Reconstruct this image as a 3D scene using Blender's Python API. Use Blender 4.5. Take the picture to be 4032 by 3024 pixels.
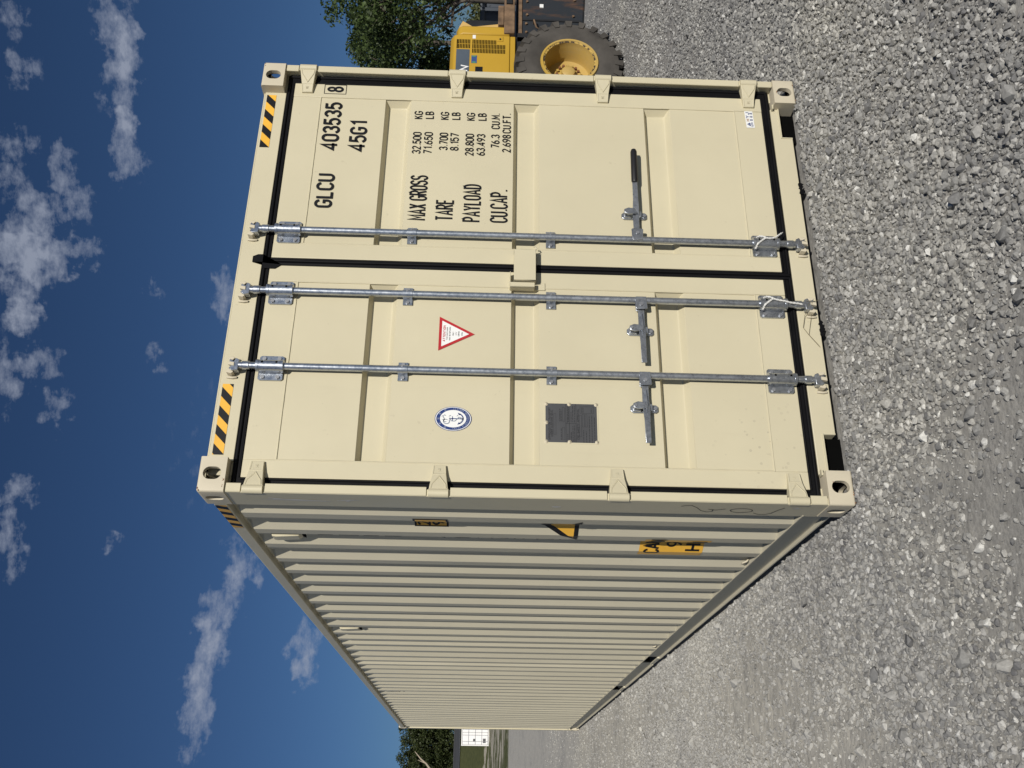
import bpy, bmesh, math, random
import numpy as np
from mathutils import Vector, Matrix

R = math.radians
for o in list(bpy.data.objects):
    bpy.data.objects.remove(o)
scene = bpy.context.scene
col = scene.collection

# ------------------------------------------------------------------ camera
# the photograph is a portrait shot stored on its side: the camera is rolled by 90 degrees
cam_d = bpy.data.cameras.new('camera')
cam = bpy.data.objects.new('camera', cam_d)
col.objects.link(cam)
right = Vector((0.90750859, -0.41926003, 0.02547921))
down = Vector((0.01104381, -0.03682207, -0.99926081))
fwd = Vector((0.41988831, 0.90711916, -0.02878611))
M = Matrix((down, right, -fwd)).transposed().to_4x4()
M.translation = Vector((-1.25905705, -3.90712867, 1.65437465))
cam.matrix_world = M
cam_d.sensor_width = 36.0
cam_d.lens = 36.0 * 3672.175 / 4032.0
cam_d.clip_start = 0.05
cam_d.clip_end = 3000
scene.camera = cam

# ------------------------------------------------------------------ sun and sky
SUN = Vector((-0.145, -1.0, 0.55)).normalized()      # towards the sun
SUN_EL = math.asin(SUN.z)
SUN_AZ = math.atan2(SUN.x, SUN.y)                   # clockwise from +Y
sun_d = bpy.data.lights.new('sun', 'SUN')
sun_d.energy = 4.2
sun_d.angle = R(0.53)
sun_d.color = (1.0, 0.945, 0.86)
sun = bpy.data.objects.new('sun', sun_d)
sun.rotation_euler = SUN.to_track_quat('Z', 'Y').to_euler()
sun.location = (-4, -20, 14)
col.objects.link(sun)

world = bpy.data.worlds.new('World')
scene.world = world
world.use_nodes = True
SKY_STRENGTH = 0.050
CLOUDS = [  # azimuth, elevation of both ends (degrees), radius, weight
    (46.5, 20.75, 43.7, 20.6, .9, .5), (45.0, 19.95, 42.2, 20.05, .55, .48), (43.0, 20.8, 40.1, 20.75, .85, .5), (39.1, 20.65, 36.9, 20.6, .95, .52), (40, 20.6, 39, 20.6, .45, .3),
    (46.0, 25.6, 44.8, 25.3, .8, .4), (42.5, 25.95, 43.1, 25.0, .6, .4),
    (38.3, 26.5, 38.6, 25.8, .7, .42), (36.8, 25.8, 35.4, 26.7, .7, .35), (38.7, 24.1, 36.1, 23.6, .45, .42), (36.1, 23.6, 34.2, 23.0, .6, .45),
    (35.4, 25.6, 34.1, 24.6, .6, .42), (33.5, 26.8, 32.7, 25.1, 1.0, .55), (31.6, 26.7, 31.7, 24.5, 1.1, .62), (31.7, 23.7, 32.6, 22.6, .6, .45), (30.5, 26.3, 30.0, 25.1, .7, .42),
    (27.7, 26.7, 28.3, 25.6, .7, .45), (26.0, 26.7, 22.9, 26.9, .8, .5), (24.9, 25.6, 26.1, 24.5, .6, .4), (23.3, 24.6, 22.2, 23.7, .55, .4), (27.7, 26.5, 29.4, 25.8, .5, .4),
    (17.6, 26.5, 17.7, 25.6, .7, .45), (16.2, 25.9, 13.0, 26.3, .75, .45),
    (14.6, 13.7, 12.5, 14.2, .75, .42), (11.6, 14.9, 9.0, 15.6, .7, .48), (9.5, 15.6, 6.9, 15.3, .8, .52), (6.9, 15.4, 3.4, 16.0, .75, .55), (13.0, 14.1, 11.1, 14.4, .6, .36),
    (9.9, 10.0, 8.3, 10.4, .65, .52), (8.0, 10.2, 7.0, 9.7, .5, .42),
    (31.2, 15.2, 28.6, 15.7, .6, .5), (29.6, 19.5, 30.2, 19.1, .35, .3), (26.5, 19.3, 25.4, 18.9, .4, .3), (14.5, 21.1, 15.0, 20.8, .3, .3)]


def build_world():
    nt = world.node_tree
    N, Lk = nt.nodes, nt.links
    N.clear()

    def mk(t, **kw):
        n = N.new(t)
        for k, v in kw.items():
            setattr(n, k, v)
        return n

    def mth(op, a, b=None, c=None, clamp=False):
        n = mk('ShaderNodeMath', operation=op)
        n.use_clamp = clamp
        for i, v in enumerate((a, b, c)):
            if v is None:
                continue
            if isinstance(v, (int, float)):
                n.inputs[i].default_value = v
            else:
                Lk.new(v, n.inputs[i])
        return n.outputs[0]
    out = mk('ShaderNodeOutputWorld')
    bg = mk('ShaderNodeBackground')
    sky = mk('ShaderNodeTexSky', sky_type='NISHITA')
    sky.sun_disc = False
    sky.sun_elevation = SUN_EL
    sky.sun_rotation = SUN_AZ
    sky.altitude = 1800
    sky.air_density = 0.85
    sky.dust_density = 3.0
    sky.ozone_density = 4.5
    tc = mk('ShaderNodeTexCoord')
    nrm = mk('ShaderNodeVectorMath', operation='NORMALIZE')
    Lk.new(tc.outputs['Generated'], nrm.inputs[0])
    sep = mk('ShaderNodeSeparateXYZ')
    Lk.new(nrm.outputs[0], sep.inputs[0])
    az = mth('MULTIPLY', mth('ARCTAN2', sep.outputs[0], sep.outputs[1]), 57.2958)
    el = mth('MULTIPLY', mth('ARCSINE', sep.outputs[2]), 57.2958)
    comb = mk('ShaderNodeCombineXYZ')
    Lk.new(az, comb.inputs[0])
    Lk.new(el, comb.inputs[1])
    # wind-stretched warp of the cloud outlines
    wn = mk('ShaderNodeTexNoise', noise_dimensions='3D')
    wn.inputs['Scale'].default_value = 0.9
    wn.inputs['Detail'].default_value = 5
    Lk.new(comb.outputs[0], wn.inputs['Vector'])
    wsub = mk('ShaderNodeVectorMath', operation='SUBTRACT')
    Lk.new(wn.outputs['Color'], wsub.inputs[0])
    wsub.inputs[1].default_value = (.5, .5, .5)
    wsc = mk('ShaderNodeVectorMath', operation='MULTIPLY')
    Lk.new(wsub.outputs[0], wsc.inputs[0])
    wsc.inputs[1].default_value = (4.2, 2.3, 0)
    wad = mk('ShaderNodeVectorMath', operation='ADD')
    Lk.new(comb.outputs[0], wad.inputs[0])
    Lk.new(wsc.outputs[0], wad.inputs[1])
    P = wad.outputs[0]
    total = None
    for (a0, e0, a1, e1, r, w) in CLOUDS:
        sx, sy = 1.0 / (abs(a1 - a0) / 2 + r * 1.45), 1.0 / (abs(e1 - e0) / 2 + r * 1.3)
        q = mk('ShaderNodeVectorMath', operation='MULTIPLY_ADD')
        Lk.new(P, q.inputs[0])
        q.inputs[1].default_value = (sx, sy, 0)
        q.inputs[2].default_value = (-(a0 + a1) / 2 * sx, -(e0 + e1) / 2 * sy, 0)
        d = mk('ShaderNodeVectorMath', operation='DOT_PRODUCT')
        Lk.new(q.outputs[0], d.inputs[0]); Lk.new(q.outputs[0], d.inputs[1])
        g = mth('SUBTRACT', 1.0, d.outputs['Value'], clamp=True)
        total = mth('MULTIPLY', g, w) if total is None else mth('MULTIPLY_ADD', g, w, total)
    total = mth('MINIMUM', total, 0.75)
    # scattered small clouds over the rest of the sky dome
    dome = mk('ShaderNodeTexNoise')
    dome.inputs['Scale'].default_value = 2.3
    dome.inputs['Detail'].default_value = 1
    Lk.new(nrm.outputs[0], dome.inputs['Vector'])
    gen = mth('MULTIPLY', mth('SUBTRACT', dome.outputs['Fac'], 0.57, clamp=True), 1.6)
    total = mth('MAXIMUM', total, gen)
    fb = mk('ShaderNodeTexNoise')
    fb.inputs['Scale'].default_value = 1.15
    fb.inputs['Detail'].default_value = 7
    fb.inputs['Roughness'].default_value = 0.68
    st = mk('ShaderNodeVectorMath', operation='MULTIPLY')
    Lk.new(comb.outputs[0], st.inputs[0]); st.inputs[1].default_value = (0.7, 1.3, 1)
    Lk.new(st.outputs[0], fb.inputs['Vector'])
    dens = mth('ADD', total, mth('MULTIPLY', mth('SUBTRACT', fb.outputs['Fac'], 0.52), 1.6))
    dens = mth('MULTIPLY', mth('SUBTRACT', dens, 0.13), 1.4, clamp=True)
    dens = mth('MULTIPLY', dens, mth('MULTIPLY', total, 4.0, clamp=True))
    dens = mth('MULTIPLY', dens, 0.80)
    tint = mk('ShaderNodeMix', data_type='RGBA')
    tint.blend_type = 'MULTIPLY'
    tint.inputs['Factor'].default_value = 1.0
    Lk.new(sky.outputs[0], tint.inputs['A'])
    tint.inputs['B'].default_value = (0.56, 0.70, 0.82, 1)
    mix = mk('ShaderNodeMix', data_type='RGBA')
    Lk.new(dens, mix.inputs['Factor'])
    Lk.new(tint.outputs['Result'], mix.inputs['A'])
    mix.inputs['B'].default_value = (6.2, 6.9, 8.6, 1)
    Lk.new(mix.outputs['Result'], bg.inputs['Color'])
    bg.inputs['Strength'].default_value = SKY_STRENGTH
    Lk.new(bg.outputs[0], out.inputs[0])


build_world()
world.cycles.sampling_method = 'MANUAL'
world.cycles.sample_map_resolution = 512
scene.view_settings.view_transform = 'Standard'
scene.view_settings.look = 'None'
scene.view_settings.exposure = 0.0
scene.view_settings.gamma = 1.0
scene.view_settings.use_curve_mapping = False
scene.cycles.max_bounces = 5
scene.cycles.diffuse_bounces = 3
scene.cycles.glossy_bounces = 3
scene.cycles.transmission_bounces = 2
scene.cycles.caustics_reflective = False
scene.cycles.caustics_refractive = False
scene.render.resolution_x = 1024
scene.render.resolution_y = 768

# ------------------------------------------------------------------ helpers
def link(o):
    col.objects.link(o)
    return o


def tag(o, label=None, cat=None, group=None, kind=None):
    if label: o['label'] = label
    if cat: o['category'] = cat
    if group: o['group'] = group
    if kind: o['kind'] = kind
    return o


def empty(name, loc=(0, 0, 0), rz=0.0):
    o = bpy.data.objects.new(name, None)
    o.location = loc
    o.rotation_euler = (0, 0, rz)
    o.empty_display_size = 0.2
    return link(o)


SPLIT = {'bolt', 'grease_hole', 'notch_edging', 'gusset', 'louvre', 'rivet', 'edge_line', 'torn_rubber', 'vent_slot', 'door_placard', 'fork_pocket', 'top_rim', 'box_side'}


def split_islands(o):
    """every loose piece of a mesh becomes an object of its own, under the same name and parent"""
    me = o.data
    n = len(me.vertices)
    par = list(range(n))

    def find(a):
        while par[a] != a:
            par[a] = par[par[a]]; a = par[a]
        return a
    for e in me.edges:
        a, b = find(e.vertices[0]), find(e.vertices[1])
        if a != b: par[a] = b
    groups = {}
    for p in me.polygons:
        groups.setdefault(find(p.vertices[0]), []).append(p)
    if len(groups) < 2:
        return
    first = True
    for ps in groups.values():
        ids = sorted({v for p in ps for v in p.vertices}); ix = {v: i for i, v in enumerate(ids)}
        m2 = bpy.data.meshes.new(me.name)
        m2.from_pydata([me.vertices[v].co for v in ids], [], [[ix[v] for v in p.vertices] for p in ps])
        for mt in me.materials: m2.materials.append(mt)
        for q, p in zip(m2.polygons, ps): q.use_smooth = p.use_smooth; q.material_index = p.material_index
        if first:
            o.data = m2; first = False
        else:
            c = o.copy(); c.data = m2; link(c)


class MB:
    """collects polygons for one mesh"""
    def __init__(s):
        s.v, s.f, s.m = [], [], []
        s.mi = 0

    def poly(s, pts, flip=False):
        b = len(s.v)
        s.v += [tuple(p) for p in pts]
        idx = list(range(b, b + len(pts)))
        s.f.append(idx[::-1] if flip else idx)
        s.m.append(s.mi)
        return s

    def box(s, x0, x1, y0, y1, z0, z1):
        b = len(s.v)
        s.v += [(x0, y0, z0), (x1, y0, z0), (x1, y1, z0), (x0, y1, z0), (x0, y0, z1), (x1, y0, z1), (x1, y1, z1), (x0, y1, z1)]
        for q in ((0, 3, 2, 1), (4, 5, 6, 7), (0, 1, 5, 4), (1, 2, 6, 5), (2, 3, 7, 6), (3, 0, 4, 7)):
            s.f.append([b + i for i in q]); s.m.append(s.mi)
        return s

    def prism(s, pts, axis, a0, a1):
        """closed 2D outline extruded along an axis; outline is given in the two other axes in xyz order"""
        n = len(pts)
        b = len(s.v)

        def P(p, a):
            return {'x': (a, p[0], p[1]), 'y': (p[0], a, p[1]), 'z': (p[0], p[1], a)}[axis]
        s.v += [P(p, a0) for p in pts] + [P(p, a1) for p in pts]
        area = sum(pts[i][0] * pts[(i + 1) % n][1] - pts[(i + 1) % n][0] * pts[i][1] for i in range(n))
        pos = (area > 0) == (axis != 'y')
        lo = list(range(b, b + n)); hi = list(range(b + n, b + 2 * n))
        s.f.append(lo[::-1] if pos else lo); s.f.append(hi if pos else hi[::-1])
        s.m += [s.mi] * 2
        for i in range(n):
            j = (i + 1) % n
            q = [lo[i], lo[j], hi[j], hi[i]]
            s.f.append(q if pos else q[::-1]); s.m.append(s.mi)
        return s

    def tube(s, pts, rad, n=12, cap=True):
        pts = [Vector(p) for p in pts]
        if not hasattr(rad, '__len__'):
            rad = [rad] * len(pts)
        rings = []
        t0 = (pts[1] - pts[0]).normalized()
        u = t0.orthogonal().normalized()
        for i, p in enumerate(pts):
            t = (pts[min(i + 1, len(pts) - 1)] - pts[max(i - 1, 0)]).normalized()
            u = (u - t * u.dot(t)).normalized()
            w = t.cross(u)
            b = len(s.v)
            for k in range(n):
                a = 2 * math.pi * k / n
                s.v.append(tuple(p + (u * math.cos(a) + w * math.sin(a)) * rad[i]))
            rings.append(b)
        for r0, r1 in zip(rings, rings[1:]):
            for k in range(n):
                s.f.append([r0 + k, r0 + (k + 1) % n, r1 + (k + 1) % n, r1 + k]); s.m.append(s.mi)
        if cap:
            s.f.append([rings[0] + k for k in range(n)][::-1]); s.m.append(s.mi)
            s.f.append([rings[-1] + k for k in range(n)]); s.m.append(s.mi)
        return s

    def cyl(s, c, axis, r, h, n=16):
        c = Vector(c); a = Vector({'x': (1, 0, 0), 'y': (0, 1, 0), 'z': (0, 0, 1)}[axis]) * (h / 2)
        return s.tube([c - a, c + a], r, n)

    def lathe(s, prof, c, n=32, axis='y'):
        """profile of (radius, offset along axis), swept round"""
        c = Vector(c)
        rings = []
        for (r, a) in prof:
            b = len(s.v)
            for k in range(n):
                t = 2 * math.pi * k / n
                q = {'y': (r * math.cos(t), a, r * math.sin(t)), 'x': (a, r * math.cos(t), r * math.sin(t)), 'z': (r * math.cos(t), r * math.sin(t), a)}[axis]
                s.v.append(tuple(c + Vector(q)))
            rings.append(b)
        for r0, r1 in zip(rings, rings[1:]):
            for k in range(n):
                s.f.append([r0 + k, r1 + k, r1 + (k + 1) % n, r0 + (k + 1) % n]); s.m.append(s.mi)
        return s

    def build(s, name, mat, parent=None, smooth=None, bevel=None, seg=2, recalc=True):
        me = bpy.data.meshes.new(name)
        me.from_pydata(s.v, [], s.f)
        mats = mat if isinstance(mat, (list, tuple)) else [mat]
        for m in mats:
            me.materials.append(m)
        if len(mats) > 1:
            me.polygons.foreach_set('material_index', s.m)
        if recalc:
            bm = bmesh.new(); bm.from_mesh(me)
            bmesh.ops.remove_doubles(bm, verts=bm.verts, dist=1e-6)
            bmesh.ops.recalc_face_normals(bm, faces=bm.faces)
            bm.to_mesh(me); bm.free()
        o = link(bpy.data.objects.new(name, me))
        if parent is not None:
            o.parent = parent
        if smooth is not None:
            me.shade_smooth()
            me.set_sharp_from_angle(angle=R(smooth))
        if bevel:
            md = o.modifiers.new('bevel', 'BEVEL')
            md.width = bevel; md.segments = seg; md.limit_method = 'ANGLE'; md.angle_limit = R(40)
            md.harden_normals = False
            if smooth is None:
                me.shade_smooth(); me.set_sharp_from_angle(angle=R(28))
        if name in SPLIT:
            split_islands(o)
        return o


def copy_tree(o, parent=None):
    c = o.copy()
    link(c)
    c.parent = parent
    for ch in list(o.children):
        copy_tree(ch, c)
    return c


# ------------------------------------------------------------------ materials
def new_mat(name):
    m = bpy.data.materials.new(name)
    m.use_nodes = True
    nt = m.node_tree
    return m, nt, nt.nodes['Principled BSDF']


def noise(nt, scale, detail=4, rough=.55, vec=None, coord='Object'):
    n = nt.nodes.new('ShaderNodeTexNoise')
    n.inputs['Scale'].default_value = scale
    n.inputs['Detail'].default_value = detail
    n.inputs['Roughness'].default_value = rough
    if vec is None:
        tc = nt.nodes.new('ShaderNodeTexCoord')
        vec = tc.outputs[coord]
    nt.links.new(vec, n.inputs['Vector'])
    return n


def ramp(nt, src, stops, interp='LINEAR'):
    r = nt.nodes.new('ShaderNodeValToRGB')
    r.color_ramp.interpolation = interp
    e = r.color_ramp.elements
    while len(e) < len(stops):
        e.new(0.5)
    for el, (p, c) in zip(e, stops):
        el.position = p
        el.color = tuple(c) + (1,) if len(c) == 3 else c
    nt.links.new(src, r.inputs[0])
    return r


def mixc(nt, fac, a, b, blend='MIX'):
    n = nt.nodes.new('ShaderNodeMix')
    n.data_type = 'RGBA'
    n.blend_type = blend
    for key, v in (('Factor', fac), ('A', a), ('B', b)):
        if hasattr(v, 'links'):
            nt.links.new(v, n.inputs[key])
        elif key == 'Factor':
            n.inputs[key].default_value = v
        else:
            n.inputs[key].default_value = tuple(v) + (1,) if len(v) == 3 else v
    return n.outputs['Result']


def bump(nt, bsdf, h, strength, dist):
    b = nt.nodes.new('ShaderNodeBump')
    b.inputs['Strength'].default_value = strength
    b.inputs['Distance'].default_value = dist
    nt.links.new(h, b.inputs['Height'])
    nt.links.new(b.outputs[0], bsdf.inputs['Normal'])
    return b


def simple(name, c, rough=.5, metal=0.0, var=0.12, scale=6.0, bmp=0.0, bscale=200.0, spec=.5):
    m, nt, b = new_mat(name)
    n = noise(nt, scale, 6)
    lo = [x * (1 - var) for x in c]; hi = [min(1, x * (1 + var)) for x in c]
    r = ramp(nt, n.outputs['Fac'], [(.3, lo), (.7, hi)])
    nt.links.new(r.outputs[0], b.inputs['Base Color'])
    b.inputs['Roughness'].default_value = rough
    b.inputs['Metallic'].default_value = metal
    b.inputs['Specular IOR Level'].default_value = spec
    if bmp:
        n2 = noise(nt, bscale, 2)
        bump(nt, b, n2.outputs['Fac'], bmp, .001)
    return m


def paint_mat(name, c, dirt=(.30, .26, .18), rough=.42, amt=.5, spots=False):
    """sprayed container paint: faint mottling, rub marks, a little grime, orange-peel relief"""
    m, nt, b = new_mat(name)
    tc = nt.nodes.new('ShaderNodeTexCoord')
    v = tc.outputs['Object']
    n1 = noise(nt, 1.3, 5, .6, v)
    base = ramp(nt, n1.outputs['Fac'], [(.3, [x * .955 for x in c]), (.7, [min(1, x * 1.03) for x in c])]).outputs[0]
    mp = nt.nodes.new('ShaderNodeMapping')
    mp.inputs['Scale'].default_value = (9, 9, .9)
    nt.links.new(v, mp.inputs[0])
    n2 = noise(nt, 1.0, 8, .7, mp.outputs[0])
    streak = ramp(nt, n2.outputs['Fac'], [(.60, (0, 0, 0)), (.82, (.22 * amt, .22 * amt, .22 * amt))])
    base = mixc(nt, streak.outputs[0], base, dirt)
    n3 = noise(nt, 26.0, 4, .5, v)
    speck = ramp(nt, n3.outputs['Fac'], [(.715, (0, 0, 0)), (.76, (.42 * amt, .42 * amt, .42 * amt))])
    base = mixc(nt, speck.outputs[0], base, dirt)
    # dust creeping up from the ground
    sx = nt.nodes.new('ShaderNodeSeparateXYZ')
    nt.links.new(v, sx.inputs[0])
    zr = ramp(nt, sx.outputs[2], [(0.0, (.34 * amt,) * 3), (.55, (0, 0, 0))])
    zn = nt.nodes.new('ShaderNodeMath'); zn.operation = 'MULTIPLY'
    nt.links.new(zr.outputs[0], zn.inputs[0]); nt.links.new(n2.outputs['Fac'], zn.inputs[1])
    base = mixc(nt, zn.outputs[0], base, (.42, .39, .33))
    if spots:   # dried splash rings low on the left leaf
        vo = nt.nodes.new('ShaderNodeTexVoronoi'); vo.inputs['Scale'].default_value = 36
        nt.links.new(v, vo.inputs['Vector'])
        ring = ramp(nt, vo.outputs['Distance'], [(0, (.35,) * 3), (.16, (.75,) * 3), (.22, (.9,) * 3), (.27, (0, 0, 0))])
        bwn = nt.nodes.new('ShaderNodeRGBToBW'); nt.links.new(vo.outputs['Color'], bwn.inputs[0])
        pick = ramp(nt, bwn.outputs[0], [(.66, (0, 0, 0)), (.69, (1, 1, 1))])
        dv = nt.nodes.new('ShaderNodeVectorMath'); dv.operation = 'DISTANCE'
        nt.links.new(v, dv.inputs[0]); dv.inputs[1].default_value = (.30, DY_, .36)
        fall = ramp(nt, dv.outputs['Value'], [(.05, (.55,) * 3), (.30, (0, 0, 0))])
        k = mixc(nt, 1.0, mixc(nt, 1.0, ring.outputs[0], pick.outputs[0], 'MULTIPLY'), fall.outputs[0], 'MULTIPLY')
        base = mixc(nt, k, base, (.30, .27, .20))
    nt.links.new(base, b.inputs['Base Color'])
    rr = ramp(nt, n1.outputs['Fac'], [(.3, (rough - .06,) * 3), (.7, (rough + .1,) * 3)])
    nt.links.new(rr.outputs[0], b.inputs['Roughness'])
    b.inputs['Specular IOR Level'].default_value = .4
    n4 = noise(nt, 420, 2, .5, v)
    n5 = noise(nt, 5.0, 2, .5, v)
    ad = nt.nodes.new('ShaderNodeMath'); ad.operation = 'MULTIPLY_ADD'
    nt.links.new(n5.outputs['Fac'], ad.inputs[0]); ad.inputs[1].default_value = 6.0
    nt.links.new(n4.outputs['Fac'], ad.inputs[2])
    bump(nt, b, ad.outputs[0], .22, .0012)
    return m


DY_ = .055
CREAM = (.553, .506, .360)
M_paint = paint_mat('cream paint', CREAM)
M_leaf_paint = paint_mat('cream door paint', CREAM, spots=True)
M_side = paint_mat('cream side paint', (.565, .525, .402), rough=.5, amt=.7)
M_cast = paint_mat('chipped cream paint', (.56, .505, .38), dirt=(.10, .075, .05), rough=.55, amt=1.0)
M_rubber = simple('black door rubber', (.0038, .0038, .0048), .6, bmp=.2, bscale=60, var=.35, spec=.15)
M_black = simple('black vinyl print', (.007, .007, .009), .5, var=.2, spec=.3)
M_yel = simple('yellow reflective film', (.78, .43, .05), .4, var=.06)
M_white = simple('white sticker film', (.76, .77, .76), .4, var=.04)
M_red = simple('red print', (.42, .02, .025), .4, var=.06)
M_blue = simple('navy print', (.012, .035, .16), .4, var=.08)
M_grey_print = simple('grey line print', (.22, .25, .30), .45, var=.1)
M_plate = simple('etched grey plate', (.075, .077, .082), .5, metal=.3, var=.15)
M_etch = simple('black etching', (.012, .012, .014), .55, var=.1)
M_dark = simple('dark void', (.003, .003, .003), 1.0, var=.2, spec=.05)  # near-black, stands in for shade inside holes and hollows
M_grip = simple('black rubber grip', (.008, .008, .009), .5, var=.2)
M_rope = simple('white twisted rope', (.62, .62, .60), .8, var=.2, scale=120)
M_twine = simple('thin brown twine', (.16, .14, .09), .8, var=.2, scale=60)
M_scratch = simple('pale scuff', (.62, .60, .55), .6, var=.1)


def galv():
    m, nt, b = new_mat('galvanised steel')
    tc = nt.nodes.new('ShaderNodeTexCoord')
    v = tc.outputs['Object']
    n1 = noise(nt, 55, 3, .6, v)
    n2 = noise(nt, 5, 4, .6, v)
    c1 = ramp(nt, n1.outputs['Fac'], [(.35, (.42, .45, .50)), (.65, (.54, .57, .61))])
    c2 = ramp(nt, n2.outputs['Fac'], [(.3, (.78, .78, .78)), (.7, (1, 1, 1))])
    nt.links.new(mixc(nt, 1.0, c1.outputs[0], c2.outputs[0], 'MULTIPLY'), b.inputs['Base Color'])
    b.inputs['Metallic'].default_value = .86
    r = ramp(nt, n1.outputs['Fac'], [(.3, (.25,) * 3), (.7, (.36,) * 3)])
    nt.links.new(r.outputs[0], b.inputs['Roughness'])
    bump(nt, b, n1.outputs['Fac'], .06, .001)
    return m


M_galv = galv()
M_bolt = simple('dull bolt zinc', (.30, .31, .33), .5, metal=.7, var=.15, scale=40)
M_rust = simple('rust', (.18, .075, .03), .85, var=.5, scale=30)
# ------------------------------------------------------------------ the ground
def hgt(y):
    """the yard is level, then climbs towards the road"""
    ys = [-500, 58, 75, 93, 114, 126, 146, 165, 600]
    hs = [-.012, -.012, .10, .37, 2.3, 3.63, 4.95, 5.3, 9]
    return float(np.interp(y, ys, hs))


def ground_mat():
    m, nt, b = new_mat('crushed limestone yard')
    geo = nt.nodes.new('ShaderNodeNewGeometry')
    v = geo.outputs['Position']
    sx = nt.nodes.new('ShaderNodeSeparateXYZ'); nt.links.new(v, sx.inputs[0])
    vo = nt.nodes.new('ShaderNodeTexVoronoi'); vo.inputs['Scale'].default_value = 62
    nt.links.new(v, vo.inputs['Vector'])
    vo2 = nt.nodes.new('ShaderNodeTexVoronoi'); vo2.inputs['Scale'].default_value = 24
    nt.links.new(v, vo2.inputs['Vector'])
    bw = nt.nodes.new('ShaderNodeRGBToBW'); nt.links.new(vo.outputs['Color'], bw.inputs[0])
    bw2 = nt.nodes.new('ShaderNodeRGBToBW'); nt.links.new(vo2.outputs['Color'], bw2.inputs[0])
    big = noise(nt, .55, 5, .6, v)
    mid = noise(nt, 3.5, 5, .65, v)
    st = ramp(nt, bw.outputs[0], [(.2, (.23, .23, .228)), (.55, (.34, .338, .33)), (.85, (.46, .457, .44))])
    st2 = ramp(nt, bw2.outputs[0], [(.2, (.72,) * 3), (.8, (1.1,) * 3)])
    stones = mixc(nt, 1.0, st.outputs[0], st2.outputs[0], 'MULTIPLY')
    fine = noise(nt, 160, 4, .7, v)
    dust = ramp(nt, fine.outputs['Fac'], [(.3, (.37, .362, .338)), (.7, (.50, .488, .456))])
    dm = nt.nodes.new('ShaderNodeMath'); dm.operation = 'ADD'
    nt.links.new(big.outputs['Fac'], dm.inputs[0]); nt.links.new(mid.outputs['Fac'], dm.inputs[1])
    dmask = ramp(nt, dm.outputs[0], [(.80, (.35,) * 3), (1.08, (.95,) * 3)])
    grav = mixc(nt, dmask.outputs[0], stones, dust.outputs[0])
    # pale fines and painted-in down-sun brightness along the flank, greyer chips front and right
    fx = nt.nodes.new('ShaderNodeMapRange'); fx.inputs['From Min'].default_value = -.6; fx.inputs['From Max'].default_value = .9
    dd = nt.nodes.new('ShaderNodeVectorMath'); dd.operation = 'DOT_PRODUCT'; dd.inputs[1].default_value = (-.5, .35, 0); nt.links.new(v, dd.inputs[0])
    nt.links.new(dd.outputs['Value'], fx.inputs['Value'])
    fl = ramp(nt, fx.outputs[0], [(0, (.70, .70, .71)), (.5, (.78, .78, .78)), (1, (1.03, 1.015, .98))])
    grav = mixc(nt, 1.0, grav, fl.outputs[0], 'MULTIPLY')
    gr = noise(nt, 9.0, 6, .8, v)
    grr = ramp(nt, gr.outputs['Fac'], [(.36, (.78,) * 3), (.5, (1,) * 3), (.66, (1.2, 1.19, 1.16))])
    grav = mixc(nt, 1.0, grav, grr.outputs[0], 'MULTIPLY')
    # worn tan strips and grass beyond the yard
    mp = nt.nodes.new('ShaderNodeMapping'); mp.inputs['Scale'].default_value = (.32, .30, 1); nt.links.new(v, mp.inputs[0])
    strip = noise(nt, 1.0, 6, .6, mp.outputs[0])
    gn = noise(nt, 2.2, 5, .7, v)
    green = ramp(nt, gn.outputs['Fac'], [(.3, (.045, .055, .018)), (.7, (.115, .12, .045))])
    tan = ramp(nt, gn.outputs['Fac'], [(.3, (.30, .275, .215)), (.7, (.46, .43, .36))])
    yj = nt.nodes.new('ShaderNodeMath'); yj.operation = 'MULTIPLY_ADD'
    nt.links.new(gn.outputs['Fac'], yj.inputs[0]); yj.inputs[1].default_value = 6.0; nt.links.new(sx.outputs[1], yj.inputs[2])
    ymap = nt.nodes.new('ShaderNodeMapRange'); ymap.inputs['From Min'].default_value = 45; ymap.inputs['From Max'].default_value = 128
    nt.links.new(yj.outputs[0], ymap.inputs['Value'])
    bias = ramp(nt, ymap.outputs[0], [(.0, (.52,) * 3), (.3, (.47,) * 3), (.62, (.50,) * 3), (.82, (.9,) * 3)])
    sm = nt.nodes.new('ShaderNodeMath'); sm.operation = 'ADD'
    nt.links.new(strip.outputs['Fac'], sm.inputs[0]); nt.links.new(bias.outputs[0], sm.inputs[1])
    smr = ramp(nt, sm.outputs[0], [(.97, (0, 0, 0)), (1.05, (1, 1, 1))])
    field = mixc(nt, smr.outputs[0], tan.outputs[0], green.outputs[0])
    edge = ramp(nt, ymap.outputs[0], [(.055, (0, 0, 0)), (.075, (1, 1, 1))])
    nt.links.new(mixc(nt, edge.outputs[0], grav, field), b.inputs['Base Color'])
    b.inputs['Roughness'].default_value = .92
    b.inputs['Specular IOR Level'].default_value = .2
    hm = nt.nodes.new('ShaderNodeMath'); hm.operation = 'MULTIPLY_ADD'
    nt.links.new(vo2.outputs['Distance'], hm.inputs[0]); hm.inputs[1].default_value = -2.2
    nt.links.new(vo.outputs['Distance'], hm.inputs[2])
    hm2 = nt.nodes.new('ShaderNodeMath'); hm2.operation = 'MULTIPLY_ADD'
    nt.links.new(fine.outputs['Fac'], hm2.inputs[0]); hm2.inputs[1].default_value = .35; nt.links.new(hm.outputs[0], hm2.inputs[2])
    bump(nt, b, hm2.outputs[0], .30, .005)
    return m


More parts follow.
